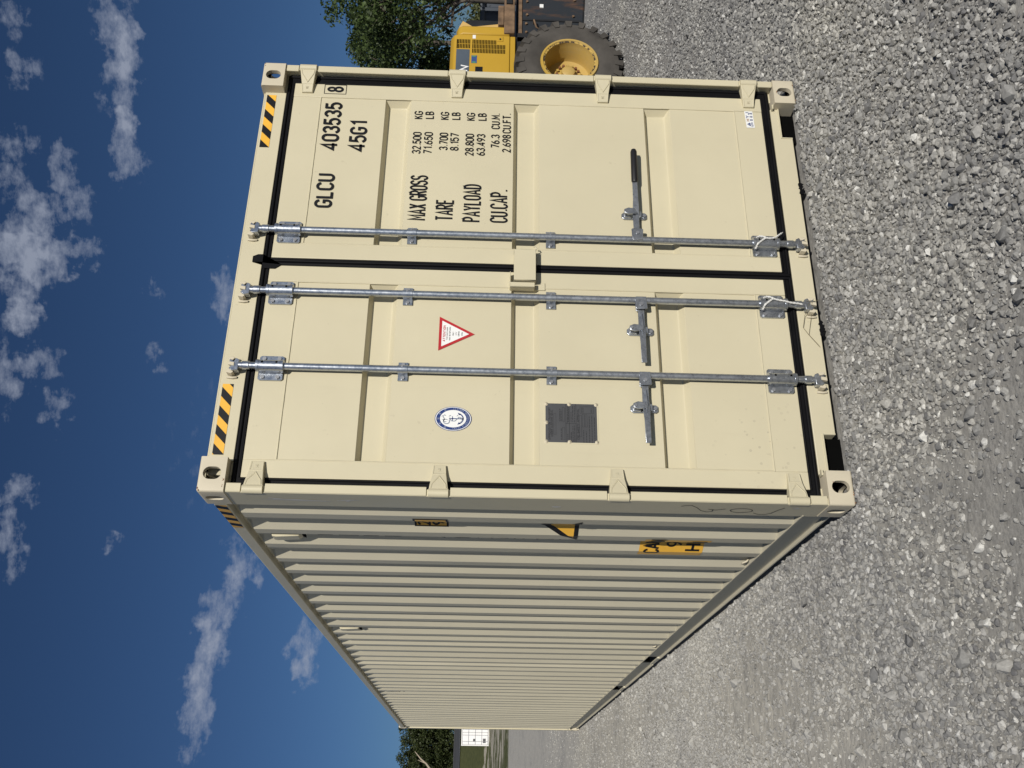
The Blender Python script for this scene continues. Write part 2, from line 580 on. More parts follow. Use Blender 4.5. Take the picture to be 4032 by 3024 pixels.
def build_ground():
    xs = sorted(set([-900, -500, -250, -120, -60] + list(range(-30, 61, 6)) + [90, 150, 300, 600, 1000]))
    ys = sorted(set([-600, -250, -100, -40] + list(range(-20, 60, 6)) + list(range(58, 172, 3)) + [200, 260, 400, 700, 1200]))
    vs = [(x, y, hgt(y)) for y in ys for x in xs]
    nx = len(xs)
    fs = [(j * nx + i, j * nx + i + 1, (j + 1) * nx + i + 1, (j + 1) * nx + i) for j in range(len(ys) - 1) for i in range(nx - 1)]
    me = bpy.data.meshes.new('ground')
    me.from_pydata(vs, [], fs)
    me.shade_smooth()
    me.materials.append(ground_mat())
    o = link(bpy.data.objects.new('ground', me))
    o['kind'] = 'structure'
    # asphalt road along the top of the slope
    ma = simple('worn asphalt', (.055, .057, .062), .85, var=.2, scale=.4, bmp=.3, bscale=40)
    mr = MB()
    rx = list(range(-160, 261, 20))
    for x0, x1 in zip(rx, rx[1:]):
        for y0, y1 in ((126.5, 136), (136, 145.5)):
            mr.poly([(x0, y0, hgt(y0) + .05), (x1, y0, hgt(y0) + .05), (x1, y1, hgt(y1) + .05), (x0, y1, hgt(y1) + .05)])
    r = mr.build('road', ma)
    r['kind'] = 'structure'
    ml = simple('road edge paint', (.55, .55, .52), .7, var=.25, scale=.5)
    mm = MB()
    for x0, x1 in zip(rx, rx[1:]):
        for y0 in (127.1, 144.7):
            mm.poly([(x0, y0, hgt(y0) + .07), (x1, y0, hgt(y0) + .07), (x1, y0 + .14, hgt(y0 + .14) + .07), (x0, y0 + .14, hgt(y0 + .14) + .07)])
    e = mm.build('edge_line', ml, r)


build_ground()


def vnoise(x, y, f, seed):
    """smooth value noise on numpy arrays"""
    rng = np.random.RandomState(seed)
    T = rng.rand(256, 256)
    X = x * f + 1000.3; Y = y * f + 1000.7
    i = np.floor(X).astype(int); j = np.floor(Y).astype(int)
    u = X - i; w = Y - j
    u = u * u * (3 - 2 * u); w = w * w * (3 - 2 * w)
    g = lambda a, c: T[a % 256, c % 256]
    return (g(i, j) * (1 - u) + g(i + 1, j) * u) * (1 - w) + (g(i, j + 1) * (1 - u) + g(i + 1, j + 1) * u) * w


def stone_mat():
    m, nt, b = new_mat('limestone chips')
    oi = nt.nodes.new('ShaderNodeObjectInfo')
    tc = nt.nodes.new('ShaderNodeTexCoord')
    n = noise(nt, 2.2, 4, .6, tc.outputs['Object'])
    c = ramp(nt, oi.outputs['Random'], [(0, (.14, .14, .145)), (.25, (.225, .225, .222)), (.5, (.285, .283, .275)), (.80, (.35, .345, .33)), (.94, (.43, .425, .41)), (1, (.60, .60, .585))])
    k = ramp(nt, n.outputs['Fac'], [(.3, (.78,) * 3), (.7, (1.12,) * 3)])
    pn = noise(nt, .55, 4, .6, oi.outputs['Location'])
    pt = ramp(nt, pn.outputs['Fac'], [(.32, (.80, .80, .81)), (.5, (.98, .98, .97)), (.68, (1.12, 1.11, 1.06))])
    base = mixc(nt, 1.0, c.outputs[0], k.outputs[0], 'MULTIPLY')
    # stones further in are paler: dust, plus down-sun brightness put into the colour
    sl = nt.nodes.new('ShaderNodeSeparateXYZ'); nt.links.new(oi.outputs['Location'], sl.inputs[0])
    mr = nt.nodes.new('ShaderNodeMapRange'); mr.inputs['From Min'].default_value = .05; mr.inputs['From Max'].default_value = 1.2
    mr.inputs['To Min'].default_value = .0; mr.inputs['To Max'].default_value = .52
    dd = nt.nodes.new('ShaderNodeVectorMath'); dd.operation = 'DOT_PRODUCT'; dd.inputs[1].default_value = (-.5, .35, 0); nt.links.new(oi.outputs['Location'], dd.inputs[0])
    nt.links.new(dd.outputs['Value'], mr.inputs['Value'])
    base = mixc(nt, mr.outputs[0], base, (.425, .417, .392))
    nt.links.new(mixc(nt, 1.0, base, pt.outputs[0], 'MULTIPLY'), b.inputs['Base Color'])
    b.inputs['Roughness'].default_value = .88
    b.inputs['Specular IOR Level'].default_value = .25
    return m


def scatter_stones(name, pts, scl, mat, label):
    me = bpy.data.meshes.new(name)
    me.vertices.add(len(pts))
    me.vertices.foreach_set('co', np.asarray(pts, dtype=np.float32).ravel())
    at = me.attributes.new('scl', 'FLOAT', 'POINT')
    at.data.foreach_set('value', np.asarray(scl, dtype=np.float32))
    me.materials.append(mat)
    o = link(bpy.data.objects.new(name, me))
    ng = bpy.data.node_groups.new(name + ' scatter', 'GeometryNodeTree')
    ng.interface.new_socket('Geometry', in_out='INPUT', socket_type='NodeSocketGeometry')
    ng.interface.new_socket('Geometry', in_out='OUTPUT', socket_type='NodeSocketGeometry')
    N, L = ng.nodes, ng.links
    gi = N.new('NodeGroupInput'); go = N.new('NodeGroupOutput')
    join = N.new('GeometryNodeJoinGeometry')
    for i in range(7):
        ico = N.new('GeometryNodeMeshIcoSphere'); ico.inputs['Radius'].default_value = 1.0; ico.inputs['Subdivisions'].default_value = 1 if i < 2 else 2
        rv = N.new('FunctionNodeRandomValue'); rv.data_type = 'FLOAT_VECTOR'
        am = .45 if i < 2 else .36
        rv.inputs[0].default_value = (-am,) * 3; rv.inputs[1].default_value = (am,) * 3
        rv.inputs['Seed'].default_value = 11 * i + 3
        sp = N.new('GeometryNodeSetPosition'); L.new(ico.outputs['Mesh'], sp.inputs['Geometry']); L.new(rv.outputs[0], sp.inputs['Offset'])
        # facet the lump: keep only a convex hull, as broken rock is
        hull = N.new('GeometryNodeConvexHull'); L.new(sp.outputs[0], hull.inputs[0])
        tr = N.new('GeometryNodeTransform'); L.new(hull.outputs[0], tr.inputs['Geometry'])
        rr = random.Random(i)
        tr.inputs['Scale'].default_value = (1.0, .62 + .3 * rr.random(), .5 + .25 * rr.random())
        sm = N.new('GeometryNodeSetMaterial'); sm.inputs['Material'].default_value = mat
        L.new(tr.outputs[0], sm.inputs[0])
        g2 = N.new('GeometryNodeGeometryToInstance'); L.new(sm.outputs[0], g2.inputs[0])
        L.new(g2.outputs[0], join.inputs[0])
    iop = N.new('GeometryNodeInstanceOnPoints')
    mtp = N.new('GeometryNodeMeshToPoints')
    L.new(gi.outputs[0], mtp.inputs[0]); L.new(mtp.outputs[0], iop.inputs['Points'])
    L.new(join.outputs[0], iop.inputs['Instance'])
    iop.inputs['Pick Instance'].default_value = True
    rot = N.new('FunctionNodeRandomValue'); rot.data_type = 'FLOAT_VECTOR'
    rot.inputs[0].default_value = (-.8, -.8, 0); rot.inputs[1].default_value = (.8, .8, 6.283)
    L.new(rot.outputs[0], iop.inputs['Rotation'])
    na = N.new('GeometryNodeInputNamedAttribute'); na.data_type = 'FLOAT'; na.inputs['Name'].default_value = 'scl'
    L.new(na.outputs['Attribute'], iop.inputs['Scale'])
    L.new(iop.outputs[0], go.inputs[0])
    md = o.modifiers.new('scatter', 'NODES'); md.node_group = ng
    tag(o, label, 'gravel', kind='stuff')
    return o


def build_gravel():
    rng = np.random.RandomState(4)
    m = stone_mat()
    C = np.array([-1.259, -3.907])

    def ring(d0, d1, dens, smin, smax, patch):
        az0, az1 = (R(-26), R(76)) if d1 < 10 else (R(-16), R(66))
        n = int(dens * (az1 - az0) / 2 * (d1 * d1 - d0 * d0))
        d = np.sqrt(rng.uniform(d0 * d0, d1 * d1, n)); a = rng.uniform(az0, az1, n)
        x = C[0] + d * np.sin(a); y = C[1] + d * np.cos(a)
        k = .55 * vnoise(x, y, .45, 3) + .3 * vnoise(x, y, 1.3, 5) + .15 * vnoise(x, y, 4, 7)
        # tyre-worn dusty lanes run past the left flank
        lane = np.zeros(n)
        for cx, cy, rx, ry, wt in ((-.62, 1.9, .30, 1.1, 1.3), (-1.05, .55, .24, .7, 1.25), (-.2, -.7, .35, .45, .75), (1.5, -1.4, .4, .4, .6), (-1.5, 4.5, .35, 3.0, 1.2), (-2.6, 3.0, .4, 3.5, 1.2), (5.5, 2.4, .5, 1.2, .8), (.9, -2.0, .3, .3, .6), (-.35, 6, .2, 3, .9)):
            lane += wt * np.exp(-((x - cx) / rx) ** 2 - ((y - cy) / ry) ** 2)
        keep = rng.rand(n) < np.clip((k - .28) * 3.4, .16, 1) * (1 - .98 * np.clip(lane, 0, 1) * patch)
        inside = (x > .02) & (x < 2.42) & (y > .05) & (y < 12.15)
        keep &= ~inside
        keep &= rng.rand(n) < np.clip((24 - d) / 12, 0, 1)
        x, y = x[keep], y[keep]
        u = rng.rand(len(x))
        s = smin + (smax - smin) * u ** 3.0
        z = s * rng.uniform(-.30, .25, len(x)) - .010
        return np.stack([x, y, z], 1), s
    P, S = [], []
    for args in ((1.6, 5.5, 7200, .0036, .0165, .9), (5.5, 9, 4400, .0046, .0165, .9), (9, 15, 1600, .0075, .018, .9), (15, 24, 420, .009, .017, .8)):
        p, s = ring(*args); P.append(p); S.append(s)
    # some larger single stones
    p, s = ring(1.6, 14, 42, .017, .034, .3); P.append(p); S.append(s)
    P = np.concatenate(P); S = np.concatenate(S)
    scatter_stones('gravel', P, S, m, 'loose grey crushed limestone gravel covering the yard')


build_gravel()
# ------------------------------------------------------------------ stroke lettering
def arc(cx, cy, rx, ry, a0, a1, n=10):
    return [(cx + rx * math.cos(R(a0 + (a1 - a0) * i / n)), cy + ry * math.sin(R(a0 + (a1 - a0) * i / n))) for i in range(n + 1)]


def _glyphs():
    W = .5
    O = arc(.25, .75, .25, .25, 0, 180) + arc(.25, .25, .25, .25, 180, 360) + [(.5, .75)]
    g = {
        '0': [O], 'O': [O], 'Q': [O, [(.3, .25), (.52, -.03)]],
        'C': [arc(.25, .76, .25, .24, 5, 180) + arc(.25, .24, .25, .24, 180, 355)],
        'G': [arc(.25, .76, .25, .24, 5, 180) + arc(.25, .24, .25, .24, 180, 360) + [(.5, .46), (.27, .46)]],
        'L': [[(.02, 1), (.02, 0), (.46, 0)]], 'U': [[(0, 1)] + arc(.25, .25, .25, .25, 180, 360) + [(.5, 1)]],
        '4': [[(.40, 0), (.40, 1), (0, .26), (.54, .26)]],
        '3': [arc(.24, .76, .23, .24, 165, -90), arc(.24, .26, .26, .26, 90, -165)],
        '5': [[(.46, 1), (.07, 1), (.04, .56)] + arc(.23, .32, .26, .32, 125, -155)],
        '8': [arc(.25, .76, .21, .24, 0, 360, 16), arc(.25, .26, .25, .26, 0, 360, 16)],
        '1': [[(.10, .80), (.30, 1), (.30, 0)]],
        '2': [arc(.25, .75, .24, .25, 165, -20) + [(.02, 0), (.5, 0)]],
        '6': [arc(.25, .28, .25, .28, 0, 360, 16), [(.02, .36), (.06, .62), (.36, 1)]],
        '9': [arc(.25, .72, .25, .28, 0, 360, 16), [(.48, .64), (.44, .38), (.14, 0)]],
        '7': [[(.02, 1), (.5, 1), (.18, 0)]],
        'M': [[(0, 0), (0, 1), (.29, .32), (.58, 1), (.58, 0)]], 'N': [[(0, 0), (0, 1), (.5, 0), (.5, 1)]],
        'A': [[(0, 0), (.27, 1), (.54, 0)], [(.09, .30), (.45, .30)]], 'X': [[(0, 0), (.5, 1)], [(0, 1), (.5, 0)]],
        'R': [[(.02, 0), (.02, 1), (.25, 1)] + arc(.25, .75, .24, .25, 90, -90) + [(.02, .5)], [(.26, .5), (.5, 0)]],
        'P': [[(.02, 0), (.02, 1), (.25, 1)] + arc(.25, .74, .24, .26, 90, -90) + [(.02, .48)]],
        'B': [[(.02, 0), (.02, 1), (.25, 1)] + arc(.25, .76, .20, .24, 90, -90) + [(.02, .52)], [(.25, .52)] + arc(.25, .26, .25, .26, 90, -90) + [(.02, 0)]],
        'D': [[(.02, 0), (.02, 1), (.22, 1)] + arc(.22, .5, .28, .5, 90, -90) + [(.02, 0)]],
        'S': [arc(.25, .76, .24, .24, 15, 270) + arc(.25, .26, .25, .26, 90, -170)],
        'T': [[(0, 1), (.5, 1)], [(.25, 1), (.25, 0)]], 'E': [[(.46, 1), (.02, 1), (.02, 0), (.46, 0)], [(.02, .52), (.40, .52)]],
        'F': [[(.46, 1), (.02, 1), (.02, 0)], [(.02, .52), (.40, .52)]],
        'Y': [[(0, 1), (.25, .5), (.5, 1)], [(.25, .5), (.25, 0)]], 'K': [[(.02, 0), (.02, 1)], [(.48, 1), (.03, .42)], [(.2, .6), (.5, 0)]],
        'I': [[(.12, 0), (.12, 1)]], 'H': [[(.02, 0), (.02, 1)], [(.5, 0), (.5, 1)], [(.02, .5), (.5, .5)]],
        'J': [[(.42, 1)] + arc(.2, .25, .22, .25, 0, -170)], 'V': [[(0, 1), (.26, 0), (.52, 1)]],
        'W': [[(0, 1), (.18, 0), (.35, .7), (.52, 0), (.7, 1)]], 'Z': [[(0, 1), (.5, 1), (0, 0), (.5, 0)]],
        '.': [[(.08, 0), (.08, .09)]], ',': [[(.08, .04), (.04, -.1)]], "'": [[(.08, 1), (.08, .8)]], '"': [[(.05, 1), (.05, .8)], [(.2, 1), (.2, .8)]],
        '-': [[(.05, .5), (.4, .5)]], '/': [[(0, 0), (.4, 1)]],
    }
    adv = {k: max(p[0] for st in v for p in st) for k, v in g.items()}
    return g, adv


GLY, ADV = _glyphs()


def ribbon(mb, pts, hw, f, closed=False):
    """a flat stroke of half width hw; f maps (u, v) of the print to space"""
    p = [Vector((a, b)) for a, b in pts]
    if (p[0] - p[-1]).length < 1e-5:
        closed = True; p = p[:-1]
    n = len(p)
    Ls, Rs = [], []
    for i in range(n):
        a = p[i - 1] if (i > 0 or closed) else None
        c = p[(i + 1) % n] if (i < n - 1 or closed) else None
        d0 = (p[i] - a).normalized() if a is not None else None
        d1 = (c - p[i]).normalized() if c is not None else None
        if d0 is None: d0 = d1
        if d1 is None: d1 = d0
        t = d0 + d1
        t = d0 if t.length < .2 else t.normalized()
        nn = Vector((-t.y, t.x))
        k = 1.0 / max(.45, abs(nn.dot(Vector((-d0.y, d0.x)))))
        Ls.append(p[i] + nn * hw * k); Rs.append(p[i] - nn * hw * k)
    for i in range(n if closed else n - 1):
        j = (i + 1) % n
        mb.poly([f(*Rs[i]), f(*Rs[j]), f(*Ls[j]), f(*Ls[i])])


def text_strokes(s, width, height, gap=.2):
    """polylines of a line of print fitted to width x height, origin bottom left"""
    raw = []
    x = 0.0
    for ch in s:
        if ch == ' ':
            x += .42; continue
        for st in GLY[ch]:
            raw.append([(x + a, b) for a, b in st])
        x += ADV[ch] + gap
    x -= gap
    k = width / max(x, 1e-6)
    return [[(a * k, b * height) for a, b in st] for st in raw]


def door_text(s, x0, ztop, width, height, sw, mat, parent, y=.0535, name='lettering', gap=.24):
    mb = MB()
    for i, st in enumerate(text_strokes(s, width - sw, height - sw, gap)):
        yy = y - .00012 * (i % 3)
        ribbon(mb, st, sw / 2, lambda a, b, yy=yy: (x0 + sw / 2 + a, yy, ztop - height + sw / 2 + b))
    return mb.build(name, mat, parent, recalc=False)


# ------------------------------------------------------------------ the cream container
box = empty('shipping_container')
tag(box, 'large cream high-cube shipping container with closed double doors, standing on gravel', 'container')
CW, CH, CL = 2.438, 2.896, 12.192
DY = .055          # plane of the door leaves, behind the castings


def boolean_casting():
    b = MB().box(0, .162, 0, .178, 0, .118).build('corner_casting', M_cast)
    bm = bmesh.new(); bm.from_mesh(b.data)
    # the outer corner (x=0, y=0) is rounded, the other edges only eased
    big = [e for e in bm.edges if all(v.co.z > .117 for v in e.verts) and (all(v.co.x < .001 for v in e.verts) or all(v.co.y < .001 for v in e.verts))]
    big += [e for e in bm.edges if all(v.co.x < .001 and v.co.y < .001 for v in e.verts)]
    bmesh.ops.bevel(bm, geom=big, offset=.011, segments=4, affect='EDGES', profile=.5)
    bm.to_mesh(b.data); bm.free()

    def stad(w, h, n=10):
        r = w / 2
        return [(r * math.cos(t), h / 2 - r + r * math.sin(t)) for t in [math.pi * i / n for i in range(n + 1)]] + \
               [(r * math.cos(t), -h / 2 + r + r * math.sin(t)) for t in [math.pi + math.pi * i / n for i in range(n + 1)]]
    cut = MB()
    cutters = [MB().box(.022, .142, .026, .156, .022, .098),
               MB().prism([(.086 + a, .059 + c) for a, c in stad(.058, .080)], 'y', -.05, .05),
               MB().prism([(.092 + a, .059 + c) for a, c in stad(.052, .079)], 'x', -.05, .05),
               MB().prism([(.082 + a, .089 + c) for a, c in stad(.062, .112)], 'z', .06, .16)]
    for i, c in enumerate(cutters):
        co = c.build('cutter', M_dark if i == 0 else M_cast)  # near-black cavity walls paint in the shade inside the casting
        md = b.modifiers.new('b%d' % i, 'BOOLEAN'); md.operation = 'DIFFERENCE'; md.object = co; md.solver = 'EXACT'; md.material_mode = 'TRANSFER'
    dg = bpy.context.evaluated_depsgraph_get()
    me = bpy.data.meshes.new_from_object(b.evaluated_get(dg))
    me.name = 'corner_casting'
    for o in [b] + [md.object for md in b.modifiers]:
        bpy.data.objects.remove(o)
    me.shade_smooth(); me.set_sharp_from_angle(angle=R(32))
    return me


def build_castings():
    base = boolean_casting()
    for zz in (1, 0):
        for yy in (0, 1):
            for xx in (0, 1):
                me = base.copy()
                sx, sy, sz = (-1 if xx else 1), (-1 if yy else 1), (1 if zz else -1)
                me.transform(Matrix.Diagonal((sx, sy, sz, 1)))
                if sx * sy * sz < 0:
                    me.flip_normals()
                o = link(bpy.data.objects.new('corner_casting', me))
                o.location = (CW if xx else 0, CL if yy else 0, CH - .118 if zz else .118)
                o.parent = box


build_castings()

HINGE_Z = [2.656, 1.848, 1.052, .250]


def build_frame():
    # corner posts, with the flange broken at every hinge
    for side in (0, 1):
        X = (lambda x: x) if side == 0 else (lambda x: CW - x)
        mb = MB()
        mb.prism([(X(.004), .0155), (X(.036), .0155), (X(.036), .074), (X(.10), .074), (X(.10), .19), (X(.004), .19)], 'z', .118, 2.778)
        cuts = [2.772] + [z for h in HINGE_Z for z in (h + .053, h - .053)] + [.124]
        for a, c in zip(cuts[0::2], cuts[1::2]):
            mb.prism([(X(.004), .0160), (X(.004), .014), (X(.008), .009), (X(.043), .009), (X(.046), .0115), (X(.046), .0160)], 'z', c, a)
        mb.build('corner_post', M_paint, box)
        # far posts
        m2 = MB().box(min(X(.004), X(.10)), max(X(.004), X(.10)), CL - .09, CL - .006, .118, 2.778)
        m2.build('corner_post', M_paint, box, bevel=.004)
    # door header and roof edge
    mb = MB()
    mb.box(.162, 2.276, DY, .125, 2.768, 2.880)
    mb.box(.100, .162, .070, .125, 2.768, 2.880)
    mb.box(2.276, 2.338, .070, .125, 2.768, 2.880)
    mb.build('door_header', M_paint, box, bevel=.0025)
    MB().box(.06, 2.378, .066, .30, 2.8835, 2.889).build('roof_edge', M_paint, box)
    # sill with the two lifting notches beside the castings
    n = .085
    out = [(.162, .130), (.162, n), (.356, n), (.356, .026), (2.082, .026), (2.082, n), (2.276, n), (2.276, .130)]
    MB().prism(out, 'y', DY, .115).build('door_sill', M_paint, box, bevel=.003)
    mb = MB()
    for x0, x1 in ((.162, .362), (2.076, 2.276)):
        mb.box(x0, x1, DY - .004, .10, n - .001, n + .006)
    mb.box(.3565, .3625, DY - .004, .10, .028, n); mb.box(2.0755, 2.0815, DY - .004, .10, .028, n)
    mb.build('notch_edging', M_paint, box)
    for x0, x1 in ((.1625, .3555), (2.0825, 2.2755)):
        MB().box(x0, x1, .105, .114, -.03, n - .002).build('notch_shade', M_dark, box)  # near-black plate added to paint the notch as deep shade
    # gusset plates next to the lower castings
    mb = MB(); mb.box(.150, .178, .030, .060, .119, .126); mb.box(2.26, 2.288, .030, .060, .119, .126)
    mb.build('gusset', M_paint, box)
    # floor, crossmembers, far end
    MB().box(.05, 2.388, .12, CL - .05, .15, .178).build('floor', M_dark, box)
    for i in range(13):
        y = .5 + i * .93
        MB().box(.06, 2.378, y, y + .045, .035, .149).build('crossmember', M_side, box)
    MB().box(.10, 2.338, CL - .06, CL - .03, .14, 2.84).build('end_wall', M_side, box)
    MB().box(.10, 2.338, CL - .09, CL - .012, 2.79, 2.872).build('end_header', M_side, box)
    MB().box(.162, 2.276, CL - .10, CL - .012, .02, .14).build('end_sill', M_side, box)


build_frame()

# corrugated side: far edges of the outer ribs, measured from the doors backwards
RIB_END = [.395, .668, .939, 1.242, 1.512, 1.755, 2.026, 2.345, 2.633, 2.872, 3.166, 3.51, 3.77, 3.997, 4.285, 4.62, 4.886, 5.09, 5.36, 5.717,
           6.034, 6.322, 6.612, 6.834, 7.116, 7.488, 7.821, 8.053, 8.312, 8.646, 8.978, 9.176, 9.484, 9.838, 10.118, 10.351, 10.652, 11.004, 11.36, 11.60, 11.86]
RIB_END = [.55 * e + .45 * (.395 + i * .28675) if i > 4 else e for i, e in enumerate(RIB_END)]
WIN, WOUT = .037, .005


def wall_profile():
    p = [(.185, WIN)]
    for e in RIB_END:
        prev = p[-1][0]
        a = e - .073                      # rib start
        s = min(.068, max(.03, (a - prev) * .5))
        p += [(a - s, WIN), (a, WOUT), (e, WOUT), (e + .066, WIN)]
    p.append((CL - .09, WIN))
    return p


WP = wall_profile()
_wy = [a for a, c in WP]; _wx = [c for a, c in WP]


def wallx(y):
    return float(np.interp(y, _wy, _wx))


def build_sides():
    zt, zb = 2.806, .183
    for side in (0, 1):
        X = (lambda x: x) if side == 0 else (lambda x: CW - x)
        mb = MB()
        # the ribs die out just under the rail and just above the sill: sheet ends are pressed flat at top
        zs = [zb, zb + .01, zt - .035, zt - .012, zt]
        for (y0, x0), (y1, x1) in zip(WP, WP[1:]):
            for z0, z1 in zip(zs, zs[1:]):
                def xx(x, z):
                    return WIN if (x < .02 and z > zt - .02) else x
                mb.poly([(X(xx(x0, z0)), y0, z0), (X(xx(x1, z0)), y1, z0), (X(xx(x1, z1)), y1, z1), (X(xx(x0, z1)), y0, z1)])
        o = mb.build('side_wall', M_side, box, smooth=20)
        # top side rail
        mb = MB().box(min(X(.001), X(.061)), max(X(.001), X(.061)), .178, CL - .178, 2.806, 2.866)
        mb.build('top_side_rail', M_side, box, bevel=.004)
        # bottom side rail: recessed web, flanges outwards, two fork pockets
        mb = MB()
        segs = [(.150, 4.57), (4.93, 6.655), (7.01, CL - .150)]
        def bx(a, c, *r):
            mb.box(min(X(a), X(c)), max(X(a), X(c)), *r)
        for y0, y1 in segs:
            bx(.034, .040, y0, y1, .048, .179)
        for y0, y1 in ((4.57, 4.93), (6.655, 7.01)):
            bx(.034, .040, y0, y1, .150 + .02, .179)
            bx(.020, .0335, y0 + .0005, y1 - .0005, .038, .066)      # strap under the pocket
        bx(.0015, .060, .178, CL - .178, .1795, .1855)           # top flange
        for y0, y1 in segs:
            bx(.0130, .060, max(y0, .178), min(y1, CL - .178), .040, .0475)
        mb.build('bottom_side_rail', M_side, box)
        for y0, y1 in ((4.57, 4.93), (6.655, 7.01)):
            m2 = MB()
            for a, c in ((y0 + .002, y0 + .008), (y1 - .008, y1 - .002)):
                m2.box(min(X(.042), X(.5)), max(X(.042), X(.5)), a, c, .072, .168)
            m2.box(min(X(.5), X(.51)), max(X(.5), X(.51)), y0, y1, .05, .168)
            m2.build('fork_pocket', M_dark, box)
    # roof: shallow pressed corrugations
    mb = MB()
    y = .30
    prof = []
    while y < CL - .35:
        prof += [(y, 2.868), (y + .10, 2.868), (y + .13, 2.886), (y + .20, 2.886)]
        y += .23
    for (y0, z0), (y1, z1) in zip(prof, prof[1:]):
        mb.poly([(.062, y0, z0), (2.376, y0, z0), (2.376, y1, z1), (.062, y1, z1)])
    mb.poly([(.062, prof[-1][0], prof[-1][1]), (2.376, prof[-1][0], prof[-1][1]), (2.376, CL - .03, 2.870), (.062, CL - .03, 2.870)])
    mb.build('roof', M_side, box)


build_sides()


